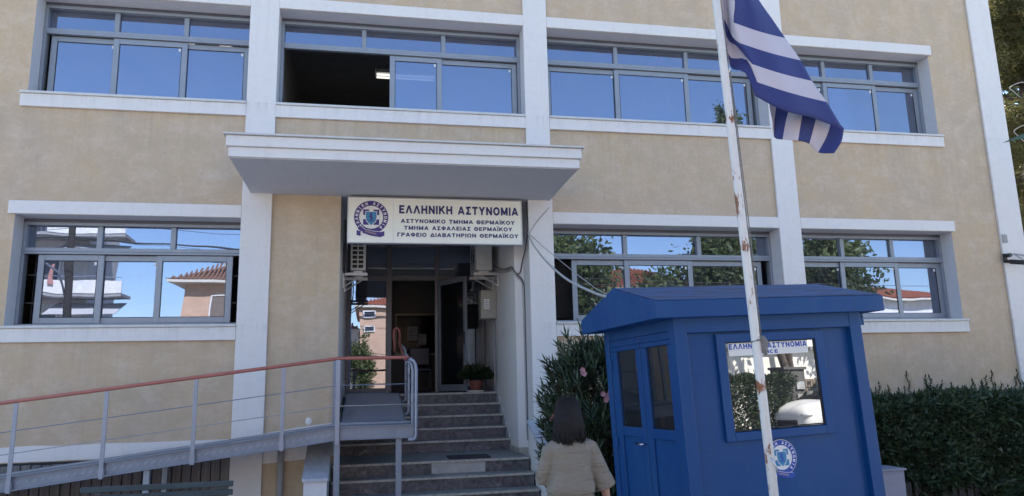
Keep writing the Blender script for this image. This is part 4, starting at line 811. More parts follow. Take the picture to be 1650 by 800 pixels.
# ------------------------------------------------------------------ woman seen from behind
pp = Vector((1.42,-5.5,GZ)); pr = Matrix.Rotation(R(8),3,'Z')
pe = thing('person', 'woman seen from behind with shoulder-length black hair and a loose khaki top', 'person', pp, pr)
def ring(cx, cy, z, rx, ry, n=24, tx=0, ty=0, p=2.3):
    out = []
    for k in range(n):
        a = 2*math.pi*k/n; c, s = math.cos(a), math.sin(a)
        x = rx*math.copysign(abs(c)**(2/p), c); y = ry*math.copysign(abs(s)**(2/p), s); out.append((cx+x, cy+y, z+tx*x+ty*y))
    return out
def limb(mb, pts, rs, n=14): mb.tube(pts, rs, n)
b = MB()
b.loft([ring(0,.0,z,rx,ry) for z,rx,ry in ((.80,.10,.09),(.86,.165,.11),(.94,.165,.105),(1.02,.135,.09),(1.12,.145,.095),(1.20,.165,.095),(1.27,.15,.08),(1.305,.09,.06),(1.33,.055,.055),(1.40,.052,.055))])
b.ell((0,.02,1.475), .073,.092,.115, 18); b.ell((0,.07,1.42), .045,.05,.05, 10); b.ell((0,.118,1.465), .013,.022,.02, 8)
for s in (-1, 1):
    b.ell((s*.073,.015,1.465), .012,.022,.03, 8)
    limb(b, [(s*.085,0,.86),(s*.09,.01,.62),(s*.088,.015,.47),(s*.09,-.01,.28),(s*.088,-.005,.08)], [.095,.078,.058,.056,.038])
    b.ell((s*.09,.05,.035), .042,.12,.034, 12)
def hand(mb, wrist, d, side, curl):
    """palm, four fingers of different length and a thumb leaving the side near the wrist"""
    d = Vector(d).normalized(); up = Vector(side).normalized(); nrm = d.cross(up).normalized()
    rings = []
    for u, wd, th in ((0,.022,.016),(.03,.034,.016),(.06,.040,.014),(.085,.038,.012)):
        c = Vector(wrist)+d*u; rings.append([c+up*wd*math.cos(2*math.pi*k/12)+nrm*th*math.sin(2*math.pi*k/12) for k in range(12)])
    mb.loft(rings)
    for i, ln in enumerate((.066,.076,.070,.054)):
        p = Vector(wrist)+d*.078+up*(.031-.0207*i); q1 = p+d*ln*.45+nrm*curl*.012; q2 = q1+d*ln*.3+nrm*curl*.022; q3 = q2+d*ln*.2+nrm*curl*.022
        mb.tube([p,q1,q2,q3], [.0085,.008,.0072,.0055], 8)
    p = Vector(wrist)+d*.022+up*.026; mb.tube([p,p+d*.025+up*.018+nrm*curl*.008,p+d*.052+up*.022+nrm*curl*.02], [.0105,.0095,.0065], 8)
ls, rs = (-.138,0,1.222), (.155,0,1.228)
re, rw = (.262,-.015,.985), (.318,.05,.78); le, lw = (-.172,.06,1.03), (-.07,.25,1.0)
limb(b, [(.11,0,1.235),rs,re,rw], [.036,.041,.036,.024]); limb(b, [(-.11,0,1.235),ls,le,lw], [.034,.038,.034,.023])
hand(b, rw, (.05,.12,-.30), (-.2,.95,.3), 1); hand(b, lw, (.25,.95,-.05), (.1,.05,1), -1)
bo = b.build('body', 'skin', pe, local=True, smooth=True)
rm = bo.modifiers.new('fuse', 'REMESH'); rm.mode = 'VOXEL'; rm.voxel_size = .0065; rm.use_smooth_shade = True
smm = bo.modifiers.new('smooth', 'SMOOTH'); smm.iterations = 3; smm.factor = .4
for s in (-1, 1):
    mb = MB(); mb.ell((s*.030,.098,1.485), .011,.008,.008, 8); mb.build('eye', 'eye', pe, local=True, smooth=True)
mb = MB(); mb.tube([(-.022,.107,1.418),(0,.115,1.416),(.022,.107,1.418)], [.003,.006,.003], 6); mb.build('mouth', 'pink', pe, local=True)
c = MB()
c.loft([ring(cx,cy,z,rx,ry,28,tx) for cx,cy,z,rx,ry,tx in ((0,0,.905,.150,.118,0),(.0,-.0,.925,.178,.135,-.05),(.005,-.006,.955,.176,.138,-.05),(.005,-.004,1.0,.166,.128,-.03),(0,0,1.07,.156,.118,0),(0,0,1.16,.158,.118,0),(0,0,1.215,.174,.112,0),(0,-.004,1.255,.158,.098,0),(0,-.004,1.288,.118,.082,0),(0,.0,1.312,.085,.072,0),(0,.004,1.328,.070,.068,0))])
c.tube([(.10,0,1.235),(.162,0,1.220),(.212,-.006,1.10),(.252,-.008,1.0),(.274,.0,.945)], [.072,.068,.070,.074,.076], 20)
c.tube([(-.10,0,1.232),(-.150,0,1.215),(-.168,.02,1.12),(-.180,.05,1.05),(-.178,.09,1.0)], [.068,.062,.060,.060,.058], 20)
to = c.build('top', 'tee', pe, local=True, smooth=True)
rm = to.modifiers.new('fuse', 'REMESH'); rm.mode = 'VOXEL'; rm.voxel_size = .007; rm.use_smooth_shade = True
smm = to.modifiers.new('smooth', 'SMOOTH'); smm.iterations = 5; smm.factor = .5
tx = bpy.data.textures.new('folds', 'CLOUDS'); tx.noise_scale = .10; tx.noise_depth = 2
dm = to.modifiers.new('folds', 'DISPLACE'); dm.texture = tx; dm.texture_coords = 'LOCAL'; dm.strength = .022; dm.mid_level = .5
mb = MB(); mb.tube([(.272+.074*math.cos(a), .0+.074*math.sin(a), .950+.074*math.cos(a)*.44) for a in np.linspace(0,2*math.pi,28)], .005, 6, cap=False); mb.build('sleeve_hem', 'tee', pe, local=True, smooth=True)
c = MB()
c.loft([ring(0,0,z,rx,ry) for z,rx,ry in ((.935,.158,.12),(.90,.172,.125),(.86,.185,.135),(.80,.19,.138),(.74,.185,.12))])
for s in (-1, 1): c.tube([(s*.088,0,.84),(s*.094,.01,.62),(s*.096,.01,.4),(s*.098,0,.12)], [.105,.098,.092,.088], 20)
tr_ = c.build('trousers', 'tee', pe, local=True, smooth=True)
rm = tr_.modifiers.new('fuse', 'REMESH'); rm.mode = 'VOXEL'; rm.voxel_size = .008; rm.use_smooth_shade = True
smm = tr_.modifiers.new('smooth', 'SMOOTH'); smm.iterations = 4
c = MB()
for s in (-1, 1): c.ell((s*.09,.05,.042), .047,.128,.042, 14)
c.build('shoes', 'shoe', pe, local=True, smooth=True)
# hair: cap plus many tapering strands falling to the shoulders
hcap = MB(); hcap.ell((0,-.004,1.488), .088,.106,.112, 20)
hcap.loft([ring(0,-.028,z,rx,ry,24) for z,rx,ry in ((1.47,.094,.085),(1.42,.098,.082),(1.36,.104,.075),(1.31,.108,.066),(1.285,.095,.05))])
ho = hcap.build('hair', 'hair', pe, local=True, smooth=True)
st_ = MB()
for k in range(560):
    a = R(random.uniform(-205, 25)); el = random.uniform(.05, 1.0)
    x0, y0 = .088*math.cos(a)*math.sqrt(1-(1-el)**2*.9), .104*math.sin(a)*math.sqrt(1-(1-el)**2*.9); z0 = 1.50+.105*(1-el)
    fl_ = 1+.16*max(0,noise.noise((a*3.1,4.2,0)))*2; xe, ye = .116*fl_*math.cos(a)+random.gauss(0,.008), -.022+.088*math.sin(a)+random.gauss(0,.006); ze = 1.287+.035*noise.noise((a*3.1,1.7,0))-.018*math.cos(a)*-1+random.choice((-.02,0,.012,.03))+random.uniform(-.012,.012)
    pts = [(x0,y0,z0),(.098*math.cos(a),-.008+.106*math.sin(a),1.46),(.104*math.cos(a)+random.gauss(0,.004),-.02+.096*math.sin(a),1.38),((.112)*math.cos(a)+random.gauss(0,.005),-.024+.088*math.sin(a),1.32),(xe,ye,ze)]
    st_.tube(pts, [.004,.0055,.006,.005,.0012], 5, cap=False)
st_.build('strands', 'hair', ho, local=True, smooth=True)

# ------------------------------------------------------------------ bench, cabinet, camera, junction box
t = thing('bench', 'dark teal slatted bench standing below the ramp', 'bench', (-2.2,-3.1,GZ))
for z in (.68,.60,.52):
    mb = MB(); mb.box(-2.72,-2.86+.02*(z-.6),z-.055, -1.33,-2.825,z); mb.build('back_slat', 'bench', t, bevel=.006)
for y in (-3.32,-3.22,-3.12,-3.02,-2.92):
    mb = MB(); mb.box(-2.72,y,.30, -1.33,y+.08,.335); mb.build('seat_slat', 'bench', t, bevel=.006)
for x in (-2.6,-1.5):
    mb = MB(); mb.box(x,-3.3,GZ, x+.06,-3.24,.299); mb.box(x,-2.822,GZ, x+.06,-2.78,.67); mb.box(x,-3.238,.24, x+.06,-2.823,.299); mb.build('leg', 'alu_d', t, bevel=.004)
t = thing('utility_cabinet', 'small grey metal cabinet standing beside the right end of the booth', 'cabinet', (5.95,-2.9,GZ))
mb = MB(); mb.box(5.70,-3.05,GZ, 6.09,-2.75,.47); mb.build('body', 'cab', t, bevel=.006)
mb = MB(); mb.box(5.68,-3.07,.472, 6.11,-2.73,.495); mb.build('lid', 'cab', t, bevel=.004)
mb = MB(); mb.box(5.73,-3.062,GZ+.08, 6.06,-3.052,.44); mb.build('door', 'cab', t, bevel=.003)
t = thing('security_camera', 'small dark security camera on a bracket at the corner pilaster', 'camera', (11.0,-.1,3.5))
mb = MB(); mb.tube([(10.96,-.05,3.55),(10.96,-.16,3.56),(11.06,-.17,3.575),(11.35,-.10,3.57),(11.46,-.08,3.55)], .014, 6); mb.tube([(11.06,-.17,3.57),(11.2,-.16,3.50),(11.35,-.12,3.44),(11.46,-.08,3.42)], .010, 6); mb.build('cable', 'cable_g', t, smooth=True)
mb = MB(); mb.box(10.93,-.085,3.44, 10.99,-.047,3.60); mb.tube([(10.96,-.085,3.56),(10.97,-.18,3.56)], .035, 10); mb.tube([(10.96,-.085,3.46),(10.975,-.20,3.44)], .03, 10); mb.build('bracket', 'black', t)
mb = MB(); mb.tube([(11.0,-.12,3.45),(11.07,-.34,3.40)], .042, 14); cb = mb.build('camera_body', 'black', t, bevel=.006)
t = MB().box(10.975,-.065,3.80, 11.075,-.046,3.95).build('junction_box', 'cable_g', bevel=.006); tag(t, 'small grey square junction box above the security camera', 'junction box')
# ------------------------------------------------------------------ planting in front of the facade
def oleander():
    t = thing('oleander_bush', 'dense dark oleander bush with a few pink flowers between steps and booth', 'bush', (2.95,-1.9,GZ))
    P_, D_, N_, L_, W__, T_ = [], [], [], [], [], []; mb = MB(); fl = MB()
    c = np.array([2.86,-1.9]); k = 0
    tips = []
    while len(tips) < 720:
        a = random.uniform(0, 2*math.pi); rr = math.sqrt(random.random()); z = random.uniform(.0, 2.02)
        prof = .60+.14*math.sin(z*1.7)+.08*noise.noise((math.cos(a)*2, math.sin(a)*2, z*2))
        if z > 1.7: prof *= max(.35, 1-(z-1.7)*.9)
        if rr < .35 and z < 1.6: continue
        tips.append(Vector((c[0]+prof*1.12*rr*math.cos(a), c[1]+prof*.95*rr*math.sin(a), z)))
    for x, y, z in ((2.12,-2.05,1.80),(2.14,-2.0,1.7),(2.3,-2.0,2.0),(2.1,-2.0,1.25),(2.12,-2.05,1.12),(2.20,-2.05,1.78),(2.19,-2.0,1.62),(2.23,-1.95,1.35),(2.27,-2.0,1.22),(2.42,-1.9,2.12),(2.62,-1.9,2.2),(3.0,-1.9,2.18),(3.3,-2.0,2.2),(2.25,-2.1,1.02)): tips.append(Vector((x,y,z)))
    for i, tp in enumerate(tips):
        base = Vector((c[0]+random.gauss(0,.12), c[1]+random.gauss(0,.12), GZ+.02)); mid = base.lerp(tp, .55)+Vector((0,0,.15))
        if i % 5 == 0 or i > 719: mb.tube([base, mid, tp], [.012,.008,.004], 5)
        out = (tp-Vector((c[0],c[1],tp.z-.55))).normalized()
        ax = (out*.7+Vector((0,0,.75))+Vector((random.gauss(0,.25),random.gauss(0,.25),random.gauss(0,.2)))).normalized()
        s1 = ax.orthogonal().normalized(); s2 = ax.cross(s1); m_ = random.randint(13, 20); shade = random.random()*.6
        for q in range(m_):
            th = q*2.4+random.random(); h = -.20*q/m_; op = .35+1.05*q/m_
            d = ax*math.cos(op)+(s1*math.cos(th)+s2*math.sin(th))*math.sin(op)+Vector((0,0,-.12*q/m_))
            P_.append(tp+ax*h); D_.append(d); N_.append(ax); L_.append(random.uniform(.14,.21)); W__.append(random.uniform(.024,.034)); T_.append(min(1, shade+.4*random.random()))
    leaves('foliage', np.array(P_), np.array(D_), np.array(N_), np.array(L_), np.array(W__), 'l_ole', t, .10, np.array(T_))
    mb.build('stems', 'bark', t)
    for (x, y, z) in ((2.42,-2.62,1.66),(2.62,-2.74,1.40),(2.74,-2.74,1.46),(2.69,-2.75,1.34),(2.17,-2.15,1.14),(2.98,-2.78,.97),(2.99,-2.78,.86),(2.7,-2.66,1.85)):
        for j in range(3):
            o_ = Vector((x+random.gauss(0,.025), y+random.gauss(0,.02), z+random.gauss(0,.025)))
            for k in range(5):
                a = 2*math.pi*k/5+j; d = Vector((math.cos(a), -.35, math.sin(a))); u = Vector((-math.sin(a),0,math.cos(a)))
                fl.add([o_, o_+d*.022+u*.016, o_+d*.036, o_+d*.022-u*.016], [(0,1,2,3)])
    fl.build('flowers', 'pink', t)
oleander()
def hedge(name, lab, x0, x1, y0, y1, z0, z1, n, ls, shoots, mat='l_hedge', trunks=True, facing=-1):
    t = thing(name, lab, 'hedge', ((x0+x1)/2,(y0+y1)/2,GZ))
    u = rng.random((n,3)); face = rng.random(n)
    x = x0+(x1-x0)*u[:,0]; y = y0+(y1-y0)*u[:,1]; z = z0+(z1-z0)*u[:,2]
    depth = rng.random(n)**2*.22
    fr = face < .62; top = (face >= .62) & (face < .86)
    nzv = np.array([noise.noise((a*1.6, c*2.2, 3.1)) for a, c in zip(x, z)])*.26
    yf_ = y1 if facing > 0 else y0; y = np.where(fr, yf_+(facing)*(-depth+nzv), y); nz2 = np.array([noise.noise((a*1.3, b*1.5, 9.1)) for a, b in zip(x, y)])*.20
    z = np.where(top, z1-depth+nz2, z)
    Pn = np.stack([x,y,z],1); out = np.stack([np.zeros(n), facing*np.where(fr,1.0,.2), np.where(top,1.0,.35)],1)
    D = out+1.0*rnd_dir(n); N = rnd_dir(n)+np.array([0,-.2,.9])
    leaves('foliage', Pn, D, N, ls*(.8+.5*rng.random(n)), ls*.42, mat, t, .12)
    if shoots:
        P_, D_, T_ = [], [], []; mb = MB()
        for k in range(shoots):
            bx, by = random.uniform(x0,x1), random.uniform(y0,y0+(y1-y0)*.7); h = abs(random.gauss(.10,.10))+.05; lean = Vector((random.gauss(0,.12),random.gauss(0,.1),1)).normalized()
            b0 = Vector((bx,by,z1-.06+.18*noise.noise((bx*1.3,by*1.5,9.1)))); mb.tube([b0,b0+lean*h],[.003,.0015],4,cap=False)
            for j in range(int(h/.010)+4):
                a = j*2.2; P_.append(b0+lean*(h*j/(int(h/.010)+4))); D_.append(Vector((math.cos(a),math.sin(a),.7))); 
            P_.append(b0+lean*h); D_.append(lean)
        leaves('young_shoots', np.array(P_), np.array(D_), np.tile([0,0,1.],(len(P_),1))+.1*rnd_dir(len(P_)), .068, .026, 'l_shoot', t); mb.build('shoot_stems', 'l_shoot', t)
    if trunks:
        mb = MB(); xx = x0
        while xx < x1:
            xx += random.uniform(.08,.22); yy = (y0+y1)/2+random.gauss(0,.15); mb.tube([(xx,yy,GZ),(xx+random.gauss(0,.05),yy,z0+.2),(xx+random.gauss(0,.1),yy,z1-.2)], [.022,.016,.006], 6)
        mb.build('stems', 'bark', t)
    return t
hedge('clipped_hedge', 'dark clipped hedge with young shoots on top along the facade behind the booth', 5.2, 12.6, -2.55, -.75, -.08, 1.20, 52000, .09, 300)
t = thing('picket_fence', 'low weathered board fence half hidden under the hedge', 'fence', (8.6,-2.65,GZ))
x = 6.2
while x < 12:
    mb = MB(); mb.box(x,-2.60,GZ, x+.085,-2.58,random.uniform(.16,.26)); mb.build('picket', 'wood', t); x += random.choice((.11,.12,.13))
mb = MB(); mb.box(6.2,-2.578,.05, 12,-2.55,.10); mb.build('rail', 'wood', t)

def tree(name, lab, cat, base, h, crown, n, ls, mat, bark='bark', lean=(0,0), limbs=7, tr=.16, clump=70, spread=.9, grp=None, cz=None):
    """tapered trunk, limbs, and leaf clumps spread through an uneven crown volume"""
    t = thing(name, lab, cat, base, group=grp); bx, by, bz = base; mb = MB(); rx, ry, rz = crown; czc = cz if cz else h-rz*.9
    topv = Vector((bx+lean[0], by+lean[1], bz+czc)); b0 = Vector(base)
    mb.tube([b0, b0.lerp(topv,.35)+Vector((.05,0,0)), b0.lerp(topv,.7), topv, topv+Vector((0,0,rz*.6))], [tr,tr*.82,tr*.66,tr*.45,tr*.12], 12)
    cs = []
    for k in range(clump):
        d = rnd_dir(1)[0]; r = .35+.65*random.random()**.5; f = .75+.5*noise.noise((d[0]*2+bx, d[1]*2, d[2]*2))
        cs.append(np.array(topv)+d*r*f*np.array([rx,ry,rz]))
    for k in range(limbs*3):
        c = Vector(cs[k % len(cs)]); s = b0.lerp(topv, random.uniform(.55,1)); mid = s.lerp(c,.5)+Vector((0,0,.12*rz)); mb.tube([s,mid,c],[tr*.32,tr*.2,tr*.05],6)
    mb.build('trunk', bark, t, smooth=True)
    cs = np.array(cs); idx = rng.integers(0, len(cs), n); sig = min(rx,ry,rz)*.20*spread
    Pn = cs[idx]+rng.normal(size=(n,3))*sig; D = rnd_dir(n)+np.array([0,0,-.25]); tint = np.clip(rng.random(len(cs))[idx]*.6+rng.random(n)*.4,0,1)
    leaves('crown', Pn, D, rnd_dir(n)+np.array([0,0,.8]), ls*(.7+.6*rng.random(n)), ls*.5, mat, t, .1, tint, rich=False); return t
# pine rising behind the right corner of the station
t = thing('pine_tree', 'tall pine with dark trunk and sunlit needles behind the right corner of the building', 'tree', (17.5,5.4,GZ))
mb = MB(); mb.tube([(17.9,5.4,GZ),(17.8,5.4,3),(17.95,5.45,6),(18.3,5.5,9),(18.5,5.5,12),(18.6,5.5,15)], [.42,.36,.31,.26,.18,.06], 14); tw = []
br = MB()
for k in range(110):
    z = random.uniform(5.2,15.2); a = random.uniform(0,2*math.pi) if k > 26 else random.uniform(R(120),R(290)); L = random.uniform(1.2,3.1)*(1-.35*max(0,(z-12)/3))
    s = Vector((17.75+.05*z,5.45,z)); e = s+Vector((L*math.cos(a),L*math.sin(a),random.uniform(-.25,.35))); mb.tube([s, s.lerp(e,.5)+Vector((0,0,.1)), e],[.06,.04,.012],6)
    for q in range(24):
        p = s.lerp(e, random.uniform(.35,1.05)); tw.append(p+Vector((random.gauss(0,.24),random.gauss(0,.24),random.gauss(.05,.16))))
mb.build('trunk', 'bark_p', t, smooth=True)
tw = np.array(tw); n = 150000; idx = rng.integers(0,len(tw),n); D = rnd_dir(n)+np.array([0,0,.25])
leaves('needles', tw[idx]+rng.normal(size=(n,3))*.10, D, rnd_dir(n), .18, .022, 'l_pine', t, .0, np.clip(rng.random(len(tw))[idx]*.6+.4*rng.random(n),0,1), rich=False)
for zc, rr, lb in ((8.75,.34,'upper pale string-light garland looped on the pine branches'), (7.55,.42,'lower pale string-light garland looped on the pine branches')):
    pts = [(16.62+rr*math.cos(2*math.pi*k/26)+.02*math.sin(k*1.1), 4.2+.06*math.sin(k*.7), zc+rr*.55*math.sin(2*math.pi*k/26)+.015*math.cos(k*.9)) for k in range(24)]
    mb = MB(); mb.tube(pts, .012, 5); tag(mb.build('light_garland', 'garland'), lb, 'garland', 'garlands on the pine')
tree('added_evergreen', 'dark evergreen added far behind the pine to block the sky at the right edge', 'tree', (23.0,10.5,GZ), 13, (4.2,3.4,6.4), 26000, .30, 'l_hedge', lean=(.2,0), tr=.3, cz=7.0, clump=130)  # added tree: darkens the gaps in the pine and blocks the sky
# slender broad-leaved plant whose one leaf enters the picture at the right edge
t = thing('broad_leaved_plant', 'slender plant with large green leaves at the right edge beside the pilaster', 'plant', (11.75,-1.1,GZ))
mb = MB(); mb.tube([(11.75,-1.1,GZ),(11.72,-1.1,2.5),(11.62,-1.1,4.6),(11.55,-1.1,5.3)], [.05,.04,.025,.012], 8)
P_, D_, L_ = [], [], []
for k in range(16):
    z = 3.4+.13*k; a = k*2.4; P_.append((11.62-.02*(k/8)+.05*math.cos(a),-1.1+.05*math.sin(a),z)); D_.append((math.cos(a),math.sin(a),.25)); L_.append(.5)
    mb.tube([(11.6,-1.1,z-.05),P_[-1]],[.008,.006],5)
P_.append((11.22,-1.1,5.50)); D_.append((-1,.05,-.12)); L_.append(.98); mb.tube([(11.55,-1.1,5.3),(11.42,-1.1,5.45),(11.30,-1.1,5.46)],[.012,.010,.008],6)
mb.build('stem', 'bark', t, smooth=True)
leaves('foliage', np.array(P_), np.array(D_,float), np.tile([0,-.5,1.],(len(P_),1)), np.array(L_), np.array(L_)*.30, 'l_big', t, .15)

# ------------------------------------------------------------------ the other side of the street (seen mirrored in the glass)
def facade_win(par, x, z, w, h, y, mat='winglass'):
    f = MB(); bars(f, x, x+w, z, z+h, .06, y-.02, y+.05); fo = f.build('window', 'bwhite', par); p = MB(); p.box(x+.06,y-.01,z+.06, x+w-.06,y+.01,z+h-.06); p.build('pane', mat, fo)
def hip(mb, x0, x1, y0, y1, z, h, ov):
    x0 -= ov; x1 += ov; y0 -= ov; y1 += ov; d = min(x1-x0, y1-y0)/2; cx0, cx1 = x0+d, x1-d; cy = (y0+y1)/2
    mb.add([(x0,y0,z),(x1,y0,z),(x1,y1,z),(x0,y1,z),(cx0,cy,z+h),(cx1,cy,z+h)], [(0,1,5,4),(2,3,4,5),(1,2,5),(3,0,4),(3,2,1,0)])
def house(name, lab, x0, x1, y0, y1, zt, wall, tile, rh, wins, ov=.55):
    t = thing(name, lab, 'house', ((x0+x1)/2,(y0+y1)/2,GZ)); mb = MB(); mb.box(x0,y0,-.3, x1,y1,zt); mb.build('wall', wall, t)
    mb = MB(); hip(mb, x0, x1, y0, y1, zt+.14, rh, ov); ro = mb.build('roof', tile, t)
    mb = MB(); mb.box(x0-ov+.02,y0-ov+.02,zt+.002, x1+ov-.02,y1+ov-.02,zt+.137); mb.build('eaves', 'cream', ro)
    mb = MB()                                            # rows of tile ridges running down the street side
    k = 0; xa, xb = x0-ov, x1+ov; d = min(xb-xa, y1-y0+2*ov)/2
    while xa+.2*k < xb:
        x = xa+.2*k; f = min(1, (x-xa)/d, (xb-x)/d); mb.tube([(x,y1+ov,zt+.155),(x,y1+ov-d*f,zt+.155+rh*f)], .05, 5); k += 1
    mb.build('tile_ridges', tile, ro)
    for (x, z, w, h, m_) in wins: facade_win(t, x, z, w, h, y1+.03, m_)
    return t
house('tiled_house', 'peach house with old tiled hip roof across the street, mirrored in the lower left window', -8.55, -2.4, -33, -24, 6.35, 'peach', 'tile_o', 1.9, [(-7.3,4.3,.9,1.5,'shutter'),(-5.2,4.3,.9,1.5,'shutter'),(-7.3,1.2,.9,1.5,'shutter')])
house('peach_house', 'peach house with small dark windows across the street, mirrored in the door side pane', -.58, 6.2, -29, -20.6, 5.45, 'peach', 'tile', 1.4, [(-.40,4.95,.62,.34,'winglass'),(-.40,4.22,.62,.36,'winglass'),(2.2,4.0,.9,1.3,'shutter'),(4.2,4.0,.9,1.3,'shutter'),(2.2,1.2,.9,1.3,'shutter')], ov=.25)
house('red_roofed_house', 'white house with red tiled roof across the street, mirrored behind the trees', 11.2, 19.5, -36, -27, 6.4, 'bwhite', 'tile', 1.9, [(13.0,4.2,1.0,1.4,'shutter'),(16.0,4.2,1.0,1.4,'shutter')])
house('long_red_roofed_house', 'low white house with long red roof farthest right across the street', 27.0, 38.5, -40, -29, 6.0, 'bwhite', 'tile', 1.7, [(30.0,3.6,1.1,1.4,'shutter'),(33.5,3.6,1.1,1.4,'shutter'),(36,3.6,1.1,1.4,'shutter')])
house('cream_house', 'narrow cream house between the two peach houses across the street', -2.3, -.66, -29, -22.6, 4.4, 'cream', 'tile_o', .7, [(-1.9,2.4,.8,1.3,'shutter')], ov=.06)
t = thing('apartment_building', 'white apartment block with balconies and awnings across the street, mirrored in the lower left window', 'apartment building', (-18,-35,GZ))
mb = MB(); mb.box(-26,-36,-.3, -15.3,-31.6,13.2); mb.build('wall', 'apt', t)
mb = MB(); mb.box(-15.29,-35,-.3, -14.9,-31.6,2.9); mb.build('porch_wall', 'peach', t)
for i, z in enumerate((3.3, 6.5, 9.7)):
    mb = MB(); mb.box(-25.9,-31.59,z, -13.0,-29.9,z+.16); sl_ = mb.build('balcony', 'concrete', t)
    mb = MB(); mb.box(-16.9,-29.95,z+.161, -13.0,-29.86,z+.80); mb.build('parapet', 'bwhite', sl_)
    mb = MB()
    for k in range(46): mb.tube([(-25.8+.2*k,-29.92,z+.16),(-25.8+.2*k,-29.92,z+1.0)], .012, 5)
    mb.tube([(-25.85,-29.92,z+1.0),(-13.05,-29.92,z+1.0)], .022, 6); mb.build('railing', 'steel_l', sl_)
    for x in (-24.5,-21.5,-18.2): facade_win(t, x, z+.3, 1.6, 2.1, -31.57)
    mb = MB(); mb.prism([(-31.55,z+2.95),(-29.6,z+2.15),(-29.58,z+2.18),(-31.55,z+2.99)], -16.6, -13.15, 'x'); mb.build('awning', 'awning', t)
mb = MB(); mb.prism([(-16.4,7.05),(-16.15,7.05),(-16.2,8.1),(-16.33,8.1)], -29.8, -29.76); mb.build('red_parasol', 'redcloth', t)
t = thing('white_house', 'bright white house wall across the street, mirrored in the booth window', 'house', (18.5,-25,GZ))
mb = MB(); mb.box(14.2,-26.8,-.3, 22.3,-22.4,3.05); mb.build('wall', 'bwhite', t)
mb = MB(); mb.box(14.0,-27,3.052, 22.5,-22.2,3.2); mb.build('roof', 'concrete', t)
mb = MB(); mb.box(20.4,-22.38,-.2, 21.3,-22.34,2.0); mb.build('door', 'shutter', t)
hedge('roadside_hedge', 'leafy roadside hedge in front of the white house, mirrored in the booth window', 9.6, 16.6, -20.4, -18.9, .0, 2.0, 26000, .13, 40, 'l_hedge', False, 1)
t = thing('gate_post', 'dark stone gate post with letter boxes beside the parked car', 'gate post', (17.2,-19.7,0))
mb = MB(); mb.box(16.78,-20.1,-.1, 17.62,-19.4,2.25); mb.build('pillar', 'stone_d', t, bevel=.01)
mb = MB(); mb.box(16.72,-20.15,2.252, 17.68,-19.34,2.34); mb.build('cap', 'stone_d', t, bevel=.01)
for z in (1.1,1.55):
    mb = MB(); mb.box(17.15,-19.395,z, 17.5,-19.33,z+.28); mb.build('letter_box', 'alu_l', t, bevel=.006)
t = thing('iron_gate', 'black iron bar gate beside the dark gate post across the street', 'gate', (18.4,-19.7,0))
mb = MB()
for k in range(14): mb.tube([(17.75+.12*k,-19.7,.05),(17.75+.12*k,-19.7,1.85)], .012, 6)
for z in (.2, 1.6): mb.box(17.72,-19.72,z, 19.4,-19.68,z+.04)
mb.build('bars', 'black', t)
# parked car, its front seen mirrored in the booth glass
cx, cy = 18.0, -18.45
car = thing('parked_car', 'white parked car at the far kerb, its front mirrored in the booth window', 'car', (cx,cy,0))
G = .0
def sec(x, w, zb_, zm, zt):
    zb_, zm, zt = [G+(z-G)*1.12 for z in (zb_, zm, zt)]
    return [(x,cy-w*.93,zb_),(x,cy-w,zm*.6+zb_*.4),(x,cy-w*.97,zm),(x,cy-w*.72,zt),(x,cy,zt+.015),(x,cy+w*.72,zt),(x,cy+w*.97,zm),(x,cy+w,zm*.6+zb_*.4),(x,cy+w*.93,zb_)]
G = .0
mb = MB(); mb.loft([sec(cx-2.2,.62,G+.30,G+.62,G+.70), sec(cx-2.12,.80,G+.24,G+.74,G+.90), sec(cx-1.7,.90,G+.22,G+.86,G+1.02), sec(cx-1.0,.92,G+.22,G+.95,G+1.10), sec(cx+.2,.93,G+.22,G+.98,G+1.08), sec(cx+1.4,.92,G+.22,G+1.0,G+1.10), sec(cx+2.05,.84,G+.28,G+.95,G+1.05), sec(cx+2.2,.70,G+.36,G+.8,G+.9)])
bo_ = mb.build('body', 'carw', car, smooth=True); sb = bo_.modifiers.new('round', 'SUBSURF'); sb.levels = 1; sb.render_levels = 2
mb = MB(); mb.loft([sec(cx-1.05,.80,G+1.0,G+1.04,G+1.06), sec(cx-.35,.76,G+1.0,G+1.35,G+1.58), sec(cx+.9,.74,G+1.0,G+1.38,G+1.62), sec(cx+1.75,.76,G+1.0,G+1.2,G+1.35), sec(cx+2.0,.74,G+.98,G+1.02,G+1.05)]); mb.build('cabin', 'carglass', car, smooth=True)
mb = MB(); mb.loft([[(x,cy-w_,z),(x,cy,z+.03),(x,cy+w_,z),(x,cy+w_,z-.04),(x,cy-w_,z-.04)] for x, w_, z in ((cx-.35,.58,G+1.585),(cx+.3,.6,G+1.64),(cx+.9,.6,G+1.635),(cx+1.5,.57,G+1.5))]); mb.build('roof', 'carw', car)
for s in (-1, 1):
    mb = MB(); mb.ell((cx-2.02,cy+s*.66,G+.80), .20,.16,.075, 12); hl = mb.build('headlight', 'lampglass', car, smooth=True)
    for dx in (-1.35, 1.35):
        y = cy+s*.84; mb = MB(); mb.tube([(cx+dx,y-.1,G+.34),(cx+dx,y+.1,G+.34)], .34, 24); wh = mb.build('wheel', 'black', car, bevel=.02)
        mb = MB(); mb.tube([(cx+dx,y+s*.101,G+.34),(cx+dx,y+s*.112,G+.34)], .22, 20); mb.build('rim', 'alu_l', wh)
mb = MB(); mb.box(cx-2.235,cy-.42,G+.40, cx-2.15,cy+.42,G+.66); mb.build('grille', 'black', car, bevel=.02)
mb = MB(); mb.box(cx-2.245,cy-.26,G+.36, cx-2.236,cy+.26,G+.47); mb.build('number_plate', 'paper', car)
